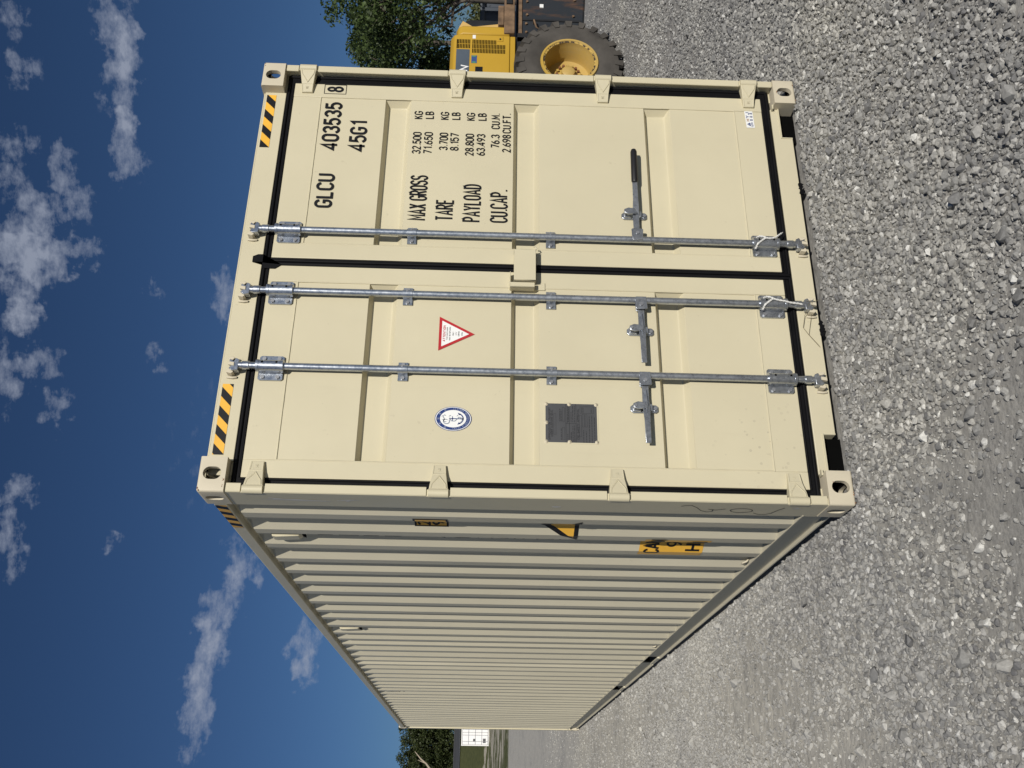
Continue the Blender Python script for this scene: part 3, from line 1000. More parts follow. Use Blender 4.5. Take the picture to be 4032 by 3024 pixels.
# ------------------------------------------------------------------ doors
def build_door(xl, xr, name='door'):
    d = empty(name)
    d.parent = box
    zb, zt = .178, 2.727
    px0, px1 = (.172, 1.097) if xl < 1 else (1.319, 2.256)
    pz0, pz1 = .330, 2.580
    yp = DY + .0035
    # frame members of the leaf
    mb = MB()
    mb.box(xl, px0, DY, DY + .045, zb, zt); mb.box(px1, xr, DY, DY + .045, zb, zt)
    mb.box(px0, px1, DY + .0015, DY + .045, pz1, zt); mb.box(px0, px1, DY + .0015, DY + .045, zb, pz0)
    mb.build('door_frame', M_leaf_paint, d, bevel=.0025)
    # pressed panel with three troughs
    mb = MB()
    troughs = [(2.230, 2.092), (1.537, 1.400), (.829, .686)]
    zz = [pz1]
    for t, b_ in troughs:
        mb.poly([(px0, yp, zz[-1]), (px1, yp, zz[-1]), (px1, yp, t), (px0, yp, t)])
        zz.append(b_)
        dp = .041
        o = [(px0, t), (px1, t), (px1, b_), (px0, b_)]
        i = [(px0 + .002, t - .017), (px1 - .026, t - .017), (px1 - .026, b_ + .024), (px0 + .002, b_ + .024)]
        for k in range(4):
            j = (k + 1) % 4
            mb.poly([(o[k][0], yp, o[k][1]), (o[j][0], yp, o[j][1]), (i[j][0], yp + dp, i[j][1]), (i[k][0], yp + dp, i[k][1])])
        mb.poly([(i[k][0], yp + dp, i[k][1]) for k in range(4)])
    mb.poly([(px0, yp, zz[-1]), (px1, yp, zz[-1]), (px1, yp, pz0), (px0, yp, pz0)])
    bo = mb.build('door_panel', M_leaf_paint, d, bevel=.0045, seg=3)
    # weld seams round the panel
    mb = MB()
    rs = random.Random(int(xl * 100))
    def bead(p, q):
        n = max(6, int((Vector(q) - Vector(p)).length / .04))
        pts = [Vector(p).lerp(Vector(q), k / n) for k in range(n + 1)]
        mb.tube(pts, [.0028 + .0012 * rs.random() for _ in pts], 6)
    bead((px0, DY + .001, pz0), (px0, DY + .001, pz1)); bead((px1, DY + .001, pz0), (px1, DY + .001, pz1))
    bead((px0, DY + .002, pz0), (px1, DY + .002, pz0)); bead((px0, DY + .002, pz1), (px1, DY + .002, pz1))
    mb.build('weld_seam', M_paint, d, smooth=60)
    # rubber seal all round, ribbed
    gx0, gx1, gz0, gz1 = (.038, 1.2065, .131, 2.768) if xl < 1 else (1.2085, 2.400, .131, 2.768)
    mb = MB()
    def ring(a0, a1, b0, b1, c0, c1, e0, e1, y0, y1):
        # outer a0..a1 x e0..e1, inner b0..b1 x c0..c1
        mb.box(a0, b0, y0, y1, e0, e1); mb.box(b1, a1, y0, y1, e0, e1)
        mb.box(b0, b1, y0, y1, e0, c0); mb.box(b0, b1, y0, y1, c1, e1)
    ring(gx0, gx1, xl + .0005, xr - .0005, zb + .0005, zt - .0005, gz0, gz1, DY + .006, DY + .05)
    mb.build('door_seal', M_rubber, d)
    mb = MB()
    for p, q in (((gx0 + .008, gz0 + .012), (gx0 + .008, gz1 - .012)), ((gx1 - .008, gz0 + .012), (gx1 - .008, gz1 - .012)),
                 ((gx0 + .012, gz0 + .012), (gx1 - .012, gz0 + .012)), ((gx0 + .012, gz1 - .012), (gx1 - .012, gz1 - .012))):
        mb.tube([(p[0], DY + .005, p[1]), (q[0], DY + .005, q[1])], .0085, 10)
    for p, q in (((xl - .006, zb), (xl - .006, zt)), ((xr + .006, zb), (xr + .006, zt)), ((xl, zb - .006), (xr, zb - .006)), ((xl, zt + .006), (xr, zt + .006))):
        mb.tube([(p[0], DY + .004, p[1]), (q[0], DY + .004, q[1])], .0055, 8)
    mb.build('seal_lip', M_rubber, d, smooth=60)
    # hinges
    left = xl < 1
    X = (lambda x: x) if left else (lambda x: CW - x)
    for z in HINGE_Z:
        mb = MB()
        prof = [(.036, .042), (.060, .039), (.110, .032), (.160, .029)]   # distance from post, half width
        ys = [.007, .012, .031, .043]
        top, bot = [], []
        for (x, h), y in zip(prof, ys):
            top.append((X(x), y, z + h)); bot.append((X(x), y, z - h))
        back = .0555
        for k in range(3):
            mb.poly([top[k], top[k + 1], bot[k + 1], bot[k]])
            mb.poly([top[k], top[k + 1], (top[k + 1][0], back, top[k + 1][2]), (top[k][0], back, top[k][2])])
            mb.poly([bot[k], bot[k + 1], (bot[k + 1][0], back, bot[k + 1][2]), (bot[k][0], back, bot[k][2])])
            mb.poly([(top[k][0], back, top[k][2]), (top[k + 1][0], back, top[k + 1][2]), (bot[k + 1][0], back, bot[k + 1][2]), (bot[k][0], back, bot[k][2])])
        mb.poly([top[3], bot[3], (bot[3][0], back, bot[3][2]), (top[3][0], back, top[3][2])])
        mb.poly([top[0], bot[0], (bot[0][0], back, bot[0][2]), (top[0][0], back, top[0][2])])
        # raised chevron rib and edge ribs, hugging the blade
        sy = lambda x: float(np.interp(x, [q[0] for q in prof], ys)) + .0008
        rb = MB()
        for s in (1, -1):
            rb.tube([(X(.104), sy(.104), z), (X(.060), sy(.060), z + s * .031), (X(.040), sy(.040), z + s * .034)], .0034, 6)
            rb.tube([(X(.112), sy(.112), z + s * .028), (X(.156), sy(.156), z + s * .025)], .0028, 6)
        rb.tube([(X(.113), sy(.113), z - .027), (X(.113), sy(.113), z + .027)], .003, 6)
        h = mb.build('hinge', M_paint, d, bevel=.0022)
        rb.build('hinge_rib', M_paint, h, smooth=60)
        k = MB().cyl((X(.0200), .0165, z), 'z', .0200, .088, 20).build('hinge_pin', M_paint, h, smooth=40)
        mt = MB()
        for i, st in enumerate(text_strokes('SL', .016, .014)):
            ribbon(mt, st, .0013, lambda a, b, z=z: (X(.128 + b), .0340, z + .008 - a))
        mt.build('cast_mark', M_paint, h, recalc=False)
    return d


door_l = build_door(.088, 1.1865)
door_r = build_door(1.2325, 2.346)
MB().prism([(1.200, 2.815), (1.232, 2.815), (1.244, 2.79), (1.244, 2.765), (1.165, 2.765), (1.165, 2.70), (1.188, 2.67), (1.2, 2.70)][::-1], 'y', .049, .0545).build('seal_flap', M_rubber, door_r)


def bolt_head(mb, x, y, z, r=.010, h=.007):
    mb.tube([(x, y, z), (x, y - h, z)], r, 6)


def build_rod(x, d):
    """one lock rod with its bearings, guides and cams"""
    y = .022
    rod = MB().tube([(x, y, .118), (x, y, 2.780)], .0168, 20).build('lock_rod', M_galv, d, smooth=40)
    for z0, z1, top in ((2.592, 2.714, True), (.192, .322, False)):
        mb = MB()
        mb.cyl((x, y, (z0 + z1) / 2), 'z', .0268, z1 - z0, 24)
        for zz in (z0 + .004, z1 - .004):
            mb.cyl((x, y, zz), 'z', .0295, .012, 24)
        pl = [(x - .062, z0 + .012), (x - .055, z0 + .004), (x + .055, z0 + .004), (x + .062, z0 + .012), (x + .062, z1 - .012), (x + .055, z1 - .004), (x - .055, z1 - .004), (x - .062, z1 - .012)]
        mb.prism(pl, 'y', .046, .0535)
        mb.prism([(x - .030, .047), (x - .0265, .024), (x + .0265, .024), (x + .030, .047)], 'z', z0 + .008, z1 - .008)
        br = mb.build('rod_bearing', M_galv, d, smooth=35)
        m2 = MB()
        for sx in (-1, 1):
            for zz in (z0 + .026, z1 - .026):
                bolt_head(m2, x + sx * .047, .0455, zz)
        m2.build('bolt', M_bolt, br)
        m3 = MB()
        for zz in (z0 + .028, z1 - .028):
            m3.cyl((x + .008, y - .0262, zz), 'y', .0052, .003, 10)
        m3.build('grease_hole', M_dark, br)
    for z in (2.040, 1.344):
        mb = MB()
        mb.cyl((x, y, z), 'z', .0198, .046, 22)
        mb.box(x - .047, x - .014, .048, .0535, z - .023, z + .023); mb.box(x + .014, x + .047, .048, .0535, z - .023, z + .023)
        mb.box(x - .0198, x - .014, .022, .050, z - .022, z + .022); mb.box(x + .014, x + .0198, .022, .050, z - .022, z + .022)
        g = mb.build('rod_guide', M_galv, d, smooth=35)
        m2 = MB()
        for sx in (-1, 1):
            bolt_head(m2, x + sx * .035, .0475, z, .009)
        m2.cyl((x + .006, y - .0193, z + .002), 'y', .0048, .003, 10)
        m2.build('bolt', M_bolt, g)
    # anti-rack cams at both ends
    for top in (True, False):
        s = 1 if top else -1
        zc = 2.776 if top else .122
        mb = MB()
        mb.cyl((x, y, zc - s * .012), 'z', .0205, .034, 20)
        mb.cyl((x, y, zc + s * .012), 'z', .0165, .024, 18)
        z2 = zc + s * .038
        hooks = [(x - .030, z2 - s * .018), (x + .022, z2 - s * .020), (x + .030, z2 - s * .004), (x + .012, z2 + s * .004), (x + .024, z2 + s * .022), (x + .006, z2 + s * .026), (x - .006, z2 + s * .010), (x - .022, z2 + s * .024), (x - .034, z2 + s * .010)]
        mb.prism(hooks, 'y', .006, .040)
        mb.build('locking_cam', M_galv, d, bevel=.002)
        # keeper welded to header or sill
        kb = MB()
        zk = (2.826, 2.842) if top else (.060, .076)
        kb.prism([(x - .046, zk[0]), (x - .038, zk[0] - .010), (x - .022, zk[0]), (x - .022, zk[1]), (x - .040, zk[1] + .008)], 'y', .014, DY)
        kb.prism([(x + .040, zk[0]), (x + .034, zk[0] - .010), (x + .022, zk[0]), (x + .022, zk[1]), (x + .036, zk[1] + .008)], 'y', .014, DY)
        kb.prism([(x - .012, zk[0] - .012), (x + .006, zk[0] - .012), (x + .010, zk[1]), (x - .006, zk[1])], 'y', .002, .02)
        kb.tube([(x - .05, .050, zk[0] - .02), (x - .054, .046, zk[0]), (x - .05, .050, zk[1] + .012)], .006, 8)
        kb.build('cam_keeper', M_cast, box, bevel=.002)
    return rod


ROD = (.621, 1.026, 1.377)
build_rod(ROD[0], door_l)
build_rod(ROD[1], door_l)
build_rod(ROD[2], door_r)


def build_handle(x, d, s, grip):
    """flat steel handle from the rod at x; s = +1 to the right, -1 to the left"""
    z = .908
    m = MB()
    X = lambda a: x + s * a
    m.prism([(X(-.012), z - .026), (X(.052), z - .030), (X(.056), z - .024), (X(.056), z + .024), (X(.052), z + .030), (X(-.012), z + .026)], 'y', .003, .010)
    m.prism([(X(-.004), z - .024), (X(.054), z - .024), (X(.054), z + .024), (X(-.004), z + .024)], 'y', .032, .038)
    m.prism([(X(-.012), .0105), (X(.012), .0105), (X(.012), .0315), (X(-.012), .0315)], 'z', z - .022, z + .022)
    hub = m.build('handle_hub', M_galv, d, bevel=.0025)
    MB().cyl((X(.030), .006, z), 'y', .0095, .014, 16).build('pivot_pin', M_bolt, hub, smooth=40)
    m = MB()
    # the bar is joggled outwards past the catch
    end = .345 if not grip else .350
    prof = [(.014, .018), (.110, .022), (.150, .020), (.180, .010), (.235, .004), (end, .004)]
    hw = [.0155, .0155, .0165, .0165, .0135, .0130]
    for (a, ya), (b, yb), h0, h1 in zip(prof, prof[1:], hw, hw[1:]):
        m.poly([(X(a), ya, z - h0), (X(b), yb, z - h1), (X(b), yb, z + h1), (X(a), ya, z + h0)])
        m.poly([(X(a), ya + .007, z - h0), (X(b), yb + .007, z - h1), (X(b), yb + .007, z + h1), (X(a), ya + .007, z + h0)])
        m.poly([(X(a), ya, z - h0), (X(b), yb, z - h1), (X(b), yb + .007, z - h1), (X(a), ya + .007, z - h0)])
        m.poly([(X(a), ya, z + h0), (X(b), yb, z + h1), (X(b), yb + .007, z + h1), (X(a), ya + .007, z + h0)])
    for (a, ya, h) in ((prof[0][0], prof[0][1], hw[0]), (prof[-1][0], prof[-1][1], hw[-1])):
        m.poly([(X(a), ya, z - h), (X(a), ya + .007, z - h), (X(a), ya + .007, z + h), (X(a), ya, z + h)])
    if not grip:
        m.prism([(X(.075), z), (X(.15), z - .006), (X(.215), z), (X(.15), z + .006)], 'y', .006, .0195)
    m.build('handle_bar', M_galv, d, bevel=.0015)
    if grip:
        g = MB().tube([(X(.342), .0075, z), (X(.352), .0075, z), (X(.535), .0045, z - .002), (X(.548), .0045, z - .002)], [.0135, .0170, .0170, .013], 18)
        g.build('handle_grip', M_grip, d, smooth=50)
    # catch plate on the leaf
    xc = X(.160)
    c = MB()
    pl = [(xc - .020, z - .050), (xc - .012, z - .060), (xc + .012, z - .060), (xc + .020, z - .050), (xc + .020, z + .058), (xc + .010, z + .070), (xc - .010, z + .070), (xc - .020, z + .058)]
    c.prism(pl, 'y', .046, .0545)
    c.box(xc - .018, xc + .018, .026, .048, z - .030, z - .019)
    c.prism([(xc - .018, z + .022), (xc + .018, z + .022), (xc + .016, z + .060), (xc - .016, z + .060)], 'y', .034, .0465)
    cp = c.build('handle_catch', M_galv, d, bevel=.002)
    c = MB()
    c.prism([(xc - .012, z - .004), (xc + .016, z + .008), (xc + .020, z + .040), (xc + .010, z + .062), (xc - .010, z + .062), (xc - .018, z + .040)], 'y', .004 if not grip else .000, .012)
    c.build('seal_hasp', M_galv, cp, bevel=.002)
    m2 = MB(); bolt_head(m2, xc, .0455, z - .046, .009); bolt_head(m2, xc, .0335, z + .052, .009)
    if not grip: bolt_head(m2, xc, .004, z + .052, .008, .005)
    m2.build('bolt', M_bolt, cp)


build_handle(ROD[0], door_l, -1, False)
build_handle(ROD[1], door_l, -1, False)
build_handle(ROD[2], door_r, 1, True)


def build_lockbox():
    mb = MB()
    x0, x1, z0, z1 = 1.112, 1.286, 1.420, 1.527
    t = .004
    mb.box(x0, x1, .000, t, z0, z1)                          # face
    mb.box(x0, x1, t, DY, z1 - t, z1)                        # top
    mb.box(x0, x0 + t, t, .046, z0, z1 - t); mb.box(x1 - t, x1, t, DY, z0, z1 - t)
    b = mb.build('lock_box', M_paint, door_r, bevel=.006, seg=3)
    mb = MB()
    mb.tube([(x1 + .004, .012, z1 - .01), (x1 + .004, .012, z0 + .02), (x1 + .006, .012, z0 + .004), (x1 + .012, .008, z0 - .004), (x1 + .020, .006, z0 + .002), (x1 + .021, .006, z0 + .012)], .0032, 8)
    mb.build('hook_wire', M_paint, b, smooth=50)
    mb = MB()
    mb.box(1.084, 1.1045, .012, .016, 1.425, 1.546); mb.box(1.080, 1.084, .012, DY, 1.425, 1.546)
    mb.box(1.084, 1.165, .012, DY - .001, 1.543, 1.5465)
    mb.box(1.084, 1.125, .050, DY, 1.372, 1.424)
    mb.build('lock_bracket', M_paint, door_l, bevel=.0015)
    MB().box(1.12, 1.27, .01, .05, 1.424, 1.520).build('box_inside', M_dark, b)


build_lockbox()
# ------------------------------------------------------------------ print, stickers and plates
def clip_poly(pts, a, b, c):
    """keep the part of a 2D polygon where a*x + b*y <= c"""
    out = []
    for i in range(len(pts)):
        p, q = pts[i - 1], pts[i]
        dp, dq = a * p[0] + b * p[1] - c, a * q[0] + b * q[1] - c
        if dp <= 0: out.append(p)
        if dp * dq < 0:
            t = dp / (dp - dq)
            out.append((p[0] + t * (q[0] - p[0]), p[1] + t * (q[1] - p[1])))
    return out


def hazard(u0, u1, v0, v1, pitch, phase, f, parent, slope=1.0, first_black=True):
    mb = MB()
    n0 = int((u0 - v1 * slope - phase) / pitch) - 2
    n1 = int((u1 - v0 * slope - phase) / pitch) + 2
    for n in range(min(n0, n1), max(n0, n1) + 1):
        a, b = phase + n * pitch, phase + (n + 1) * pitch
        p = [(u0, v0), (u1, v0), (u1, v1), (u0, v1)]
        p = clip_poly(p, -1, slope, -a)        # u - slope*v >= a
        p = clip_poly(p, 1, -slope, b) if len(p) > 2 else []
        if len(p) < 3: continue
        mb.mi = 0 if (n % 2 == 0) == first_black else 1
        mb.poly([f(*q) for q in p])
    o = mb.build('hazard_decal', [M_black, M_yel], parent, recalc=False)
    return o


hd = lambda u, v: (u, DY - .0015, v)
hazard(.190, .538, 2.816, 2.866, .0465, .190 - 2.816 + .004, hd, box, 1.0, False)
hazard(1.905, 2.256, 2.819, 2.869, .0510, 1.905 - 2.869, hd, box, 1.0, True)
hazard(.200, .556, 2.812, 2.862, .046, 0.02, lambda u, v: (-.0006, u, v), box, -.55, True)

# container number and weights on the right leaf
T = lambda s, x, zt, w, h, sw=.0095, p=door_r: door_text(s, x, zt, w, h, sw, M_black, p)
BIG = .0136
T('GLCU', 1.536, 2.549, .213, .091, BIG); T('403535', 1.900, 2.552, .322, .092, BIG); T('45G1', 1.897, 2.407, .204, .092, BIG)
T('8', 2.291, 2.552, .041, .090, .0135)
mb = MB()
for a in (((2.280, 2.449), (2.342, 2.449)), ((2.342, 2.449), (2.342, 2.566)), ((2.342, 2.566), (2.280, 2.566)), ((2.280, 2.566), (2.280, 2.449))):
    ribbon(mb, a, .0017, lambda u, v: (u, .0535, v))
mb.build('check_box', M_black, door_r, recalc=False)
for s, x, z, w in (('MAX GROSS', 1.476, 2.069, .281), ('TARE', 1.478, 1.930, .132), ('PAYLOAD', 1.475, 1.792, .236), ('CU.CAP.', 1.476, 1.653, .205)):
    T(s, x, z, w, .092, .0100)
for s, x, z, w in (('32.500', 1.895, 2.072, .144), ('71.650', 1.897, 2.012, .144), ('KG', 2.126, 2.072, .055), ('LB', 2.129, 2.013, .052), ('3.700', 1.924, 1.931, .116), ('8.157', 1.923, 1.873, .117),
                   ('KG', 2.127, 1.931, .054), ('LB', 2.129, 1.871, .052), ('28.800', 1.893, 1.793, .146), ('63.493', 1.896, 1.733, .143), ('KG', 2.127, 1.791, .054), ('LB', 2.129, 1.730, .052),
                   ('76.3', 1.949, 1.657, .090), ('CU.M.', 2.076, 1.657, .106), ('2.698', 1.922, 1.597, .118), ('CU.FT.', 2.050, 1.597, .134)):
    T(s, x, z, w, .0465, .0064)


def flat(name, pts, mat, parent, y):
    return MB().poly([(a, y, c) for a, c in pts]).build(name, mat, parent, recalc=False)


# attention triangle on the left leaf
tri = [(.740, 1.8815), (.923, 1.8815), (.8315, 1.710)]
s1 = flat('warning_sticker', tri, M_red, door_l, DY - .0012)
g = (sum(p[0] for p in tri) / 3, sum(p[1] for p in tri) / 3)
flat('sticker_field', [(g[0] + (p[0] - g[0]) * .76, g[1] + (p[1] - g[1]) * .76) for p in tri], M_white, s1, DY - .0017)
door_text('ATTENTION', .788, 1.862, .087, .0125, .0024, M_red, s1, y=DY - .0022)
for s, x, z, w, h in (('THIS CONTAINER', .797, 1.845, .069, .006), ('MUST BE REPAIRED', .795, 1.832, .073, .006), ('ONLY', .821, 1.817, .021, .007), ('WITH', .823, 1.802, .017, .005), ('CORTEN', .818, 1.790, .027, .007), ('STEEL', .821, 1.774, .021, .006)):
    door_text(s, x, z, w, h, .0011, M_etch, s1, y=DY - .0022)


# oval classification emblem
def emblem():
    cx, cz, rx, rz = .391, 1.797, .0605, .0845
    E = lambda k, n=48: [(cx + rx * k * math.cos(2 * math.pi * i / n), cz + rz * k * math.sin(2 * math.pi * i / n)) for i in range(n)]
    o = flat('emblem', E(1.0), M_blue, door_l, DY - .0012)
    flat('emblem_rim', E(.965), M_white, o, DY - .0016)
    flat('emblem_band', E(.92), M_blue, o, DY - .0020)
    flat('emblem_field', E(.715), M_white, o, DY - .0024)
    mt = MB()
    def along(s, a0, a1, hgt, flip):
        n = len(s)
        for i, ch in enumerate(s):
            if ch == ' ': continue
            t = R(a0 + (a1 - a0) * (i + .5) / n)
            px, pz = cx + rx * .82 * math.cos(t), cz + rz * .82 * math.sin(t)
            nx, nz = math.cos(t) / rx, math.sin(t) / rz
            L = math.hypot(nx, nz); nx, nz = nx / L, nz / L
            if flip: nx, nz = -nx, -nz
            tx, tz = nz, -nx
            for st in GLY[ch]:
                ribbon(mt, [((a - .25) * hgt * .62, (b - .5) * hgt) for a, b in st], .00048, lambda a, b: (px + tx * a + nx * b, DY - .0029, pz + tz * a + nz * b))
    along('CHINA CLASSIFICATION SOCIETY', 178, 362, .0085, True)
    # five square characters over the top: simple cross strokes
    for k in range(5):
        t = R(148 - k * 29)
        px, pz = cx + rx * .82 * math.cos(t), cz + rz * .82 * math.sin(t)
        nx, nz = math.cos(t), math.sin(t); tx, tz = nz, -nx
        f = lambda a, b: (px + tx * a + nx * b, DY - .0029, pz + tz * a + nz * b)
        h = .0042
        for st in ([(-h, h), (h, h)], [(-h, -h), (h, -h)], [(0, h), (0, -h)], [(-h, 0), (h, 0)], [(-h, h), (-h, -h)][:: 1 if k % 2 else -1]):
            ribbon(mt, st, .00042, f)
    mt.build('emblem_text', simple('pale blue print', (.42, .47, .56), .4), o, recalc=False)
    f = lambda a, b: (cx + a, DY - .0029, cz + b)
    ma = MB()
    ribbon(ma, [(0, .012), (0, -.040)], .0022, f)                                  # shank
    ribbon(ma, [(-.011, .003), (.011, .003)], .0018, f)
    ribbon(ma, [(.003 * math.cos(R(t)), .015 + .003 * math.sin(R(t))) for t in range(0, 361, 30)], .0012, f)
    ribbon(ma, arc(0, -.022, .024, .024, 195, 345, 14), .0026, f)
    ma.poly([f(-.030, -.020), f(-.024, -.036), f(-.017, -.026)]); ma.poly([f(.030, -.020), f(.017, -.026), f(.024, -.036)])
    ma.poly([f(-.006, -.048), f(.006, -.048), f(.002, -.038), f(-.002, -.038)])
    ma.build('anchor', M_blue, o, recalc=False)
    md = MB()
    g2 = lambda a, b: (cx + a, DY - .0032, cz + b)
    ribbon(md, arc(-.013, .030, .013, .014, 300, 30, 14), .0022, g2)
    ribbon(md, arc(-.010, .034, .006, .010, 200, -60, 12), .0017, g2)
    ribbon(md, [(.002, .044), (.012, .046), (.018, .040), (.014, .034)], .0016, g2)
    ribbon(md, [(.006, .052), (.016, .050)], .0009, g2); ribbon(md, [(-.004, .052), (-.006, .044), (.004, .040)], .0012, g2)
    ribbon(md, [(-.002, .016), (-.012, .006), (-.012, -.008), (-.002, -.018), (.008, -.026), (.004, -.038), (-.010, -.042), (-.018, -.034)], .0020, g2)
    ribbon(md, [(.010, .020), (.016, .014), (.012, .010)], .0014, g2); ribbon(md, [(.012, -.016), (.018, -.022)], .0014, g2)
    md.build('dragon_line', M_grey_print, o, recalc=False)


emblem()


# approval plate
def approval_plate():
    x0, x1, z0, z1 = .281, .488, 1.127, 1.379
    y = DY + .0034
    fr = MB()
    fr.box(x0, x1, y - .003, y, z0, z1)
    p = fr.build('approval_plate', M_paint, door_l, bevel=.001)
    flat('plate_face', [(x0 + .007, z0 + .007), (x1 - .007, z0 + .007), (x1 - .007, z1 - .007), (x0 + .007, z1 - .007)], M_plate, p, y - .0034)
    yy = y - .0038
    mb = MB()
    f = lambda a, b: (a, yy, b)
    def t(s, xa, zt, w, h, sw):
        for st in text_strokes(s, w, h):
            ribbon(mb, st, sw / 2, lambda a, b: (xa + a, yy, zt - h + b))
    t('APPROVED FOR TRANSPORT', .300, 1.358, .160, .0085, .0017); t('UNDER CUSTOMS SEAL', .316, 1.347, .132, .0085, .0017)
    t('CSC SAFETY APPROVAL', .304, 1.226, .152, .0085, .0018)
    for z in (1.278, 1.231, 1.262):
        ribbon(mb, [(x0 + .008, z), (x1 - .008, z)], .0009, f)
    ribbon(mb, [(.382, 1.278), (.382, 1.231)], .0009, f)
    def frame(a0, a1, b0, b1):
        for q in (((a0, b0), (a1, b0)), ((a1, b0), (a1, b1)), ((a1, b1), (a0, b1)), ((a0, b1), (a0, b0))):
            ribbon(mb, q, .0006, f)
    frame(.326, .430, 1.324, 1.334); frame(.300, .362, 1.284, 1.294); frame(.392, .462, 1.284, 1.294); frame(.318, .424, 1.206, 1.216)
    frame(.366, .430, 1.193, 1.202); frame(.366, .430, 1.180, 1.189); frame(.434, .468, 1.150, 1.212)
    rs = random.Random(8)
    for (a, b, z) in ((.300, .36, 1.300), (.392, .455, 1.306), (.392, .45, 1.300), (.292, .33, 1.270), (.386, .475, 1.271), (.390, .465, 1.266), (.292, .34, 1.254), (.292, .37, 1.246), (.292, .372, 1.238),
                      (.388, .44, 1.254), (.388, .47, 1.246), (.388, .47, 1.238), (.288, .350, 1.197), (.288, .345, 1.184), (.288, .42, 1.170), (.288, .425, 1.158), (.288, .415, 1.146), (.438, .464, 1.205), (.438, .464, 1.198), (.438, .46, 1.160)):
        x = a
        while x < b:
            w = rs.uniform(.006, .018)
            ribbon(mb, [(x, z), (min(b, x + w), z)], .0014, f); x += w + .003
    mb.build('plate_etching', M_etch, p, recalc=False)
    mb = MB()
    for (x, z) in ((x0 + .010, z1 - .010), (x1 - .010, z1 - .010), (x0 + .010, z0 + .010), (x1 - .010, z0 + .010), ((x0 + x1) / 2, z1 - .010), (x0 + .010, 1.262), (x1 - .010, 1.262)):
        mb.lathe([(.0001, -.005), (.004, -.0045), (.0045, -.001), (.009, -.001), (.0095, .001)], (x, y - .0032, z), 14)
    mb.build('rivet', M_cast, p, smooth=50)


approval_plate()

# small white maker sticker low on the right leaf
st = flat('maker_sticker', [(2.143, .226), (2.256, .230), (2.256, .275), (2.143, .271)], M_white, door_r, DY - .0012)
M_tan = simple('tan print', (.32, .17, .07), .45)
ys = DY - .0018
door_text('H', 2.186, .270, .017, .020, .0040, M_tan, st, y=ys); door_text('YJ', 2.208, .2705, .040, .020, .0040, M_blue, st, y=ys)
mb = MB()
for k in range(3):
    x = 2.190 + k * .022
    for a in ([(x, .246), (x + .012, .246)], [(x, .240), (x + .012, .240)], [(x, .235), (x + .012, .235)], [(x + .006, .248), (x + .006, .234)]):
        ribbon(mb, a, .0014, lambda u, v: (u, ys, v))
mb.poly([(2.153, ys, .248), (2.166, ys, .247), (2.166, ys, .268)]); mb.poly([(2.168, ys, .247), (2.178, ys, .250), (2.168, ys, .266)])
ribbon(mb, [(2.150, .243), (2.158, .240), (2.168, .243), (2.180, .241)], .0016, lambda u, v: (u, ys, v)); ribbon(mb, [(2.150, .237), (2.158, .234), (2.168, .237), (2.180, .235)], .0013, lambda u, v: (u, ys, v))
mb.build('sticker_print', M_blue, st, recalc=False)


# ---- stickers that wrap the corrugated flank (u = distance from the doors, v = height)
def wall_patch(name, poly_y, z_lo, z_hi, mat, parent, off):
    ys_ = sorted(set([poly_y[0], poly_y[1]] + [a for a in _wy if poly_y[0] < a < poly_y[1]] + list(np.linspace(poly_y[0], poly_y[1], 25))))
    mb = MB()
    for a, b in zip(ys_, ys_[1:]):
        za = z_lo(a), z_hi(a); zb_ = z_lo(b), z_hi(b)
        mb.poly([(wallx(a) - off, a, za[0]), (wallx(b) - off, b, zb_[0]), (wallx(b) - off, b, zb_[1]), (wallx(a) - off, a, za[1])])
    return mb.build(name, mat, parent, recalc=False)


def wall_text(name, s, ystart, ztop, width, height, sw, mat, parent, off=.003):
    """reads from far to near (towards the doors), following the sheet"""
    mb = MB()
    for st_ in text_strokes(s, width, height):
        fine = []
        for p, q in zip(st_, st_[1:]):
            n = max(1, int(math.hypot(p[0] - q[0], p[1] - q[1]) / .008))
            fine += [(p[0] + (q[0] - p[0]) * k / n, p[1] + (q[1] - p[1]) * k / n) for k in range(n)]
        fine.append(st_[-1])
        ribbon(mb, fine, sw / 2, lambda a, b: (wallx(ystart - a) - off, ystart - a, ztop - height + b))
    return mb.build(name, mat, parent, recalc=False)


cs = wall_patch('caution_sticker', (.638, .922), lambda y: .495, lambda y: .829, M_yel, box, .0015)
wall_text('caution_text', 'CAUTION', .878, .800, .245, .072, .013, M_black, cs)
wall_text('caution_text', "9'6\"", .822, .686, .14, .075, .012, M_black, cs)
wall_text('caution_text', 'HIGH', .850, .588, .19, .075, .014, M_black, cs)
hs = wall_patch('height_sticker', (.36, .552), lambda y: 1.815, lambda y: 1.981, M_black, box, .0015)
wall_patch('height_field', (.372, .543), lambda y: 1.825, lambda y: 1.971, M_yel, hs, .0025)
wall_text('height_text', '2.9', .538, 1.962, .11, .055, .011, M_black, hs, .004)
wall_text('height_text', "9'6", .534, 1.890, .11, .052, .011, M_black, hs, .004)
tz = 1.175
ws = wall_patch('voltage_sticker', (.36, .664), lambda y: tz, lambda y: tz + max(.004, (.664 - y) * 1.25 if y > .512 else (y - .36) * 1.25), M_black, box, .0015)
wall_patch('voltage_field', (.40, .620), lambda y: tz + .022, lambda y: tz + .022 + max(.001, (.618 - y) * 1.15 if y > .512 else (y - .406) * 1.15), M_yel, ws, .0025)
for i, ch in enumerate('GLCU 4035358'):
    if ch != ' ':
        wall_text('flank_lettering', ch, .782, 2.50 - i * .117, .055, .095, .012, M_black, box, .0015)

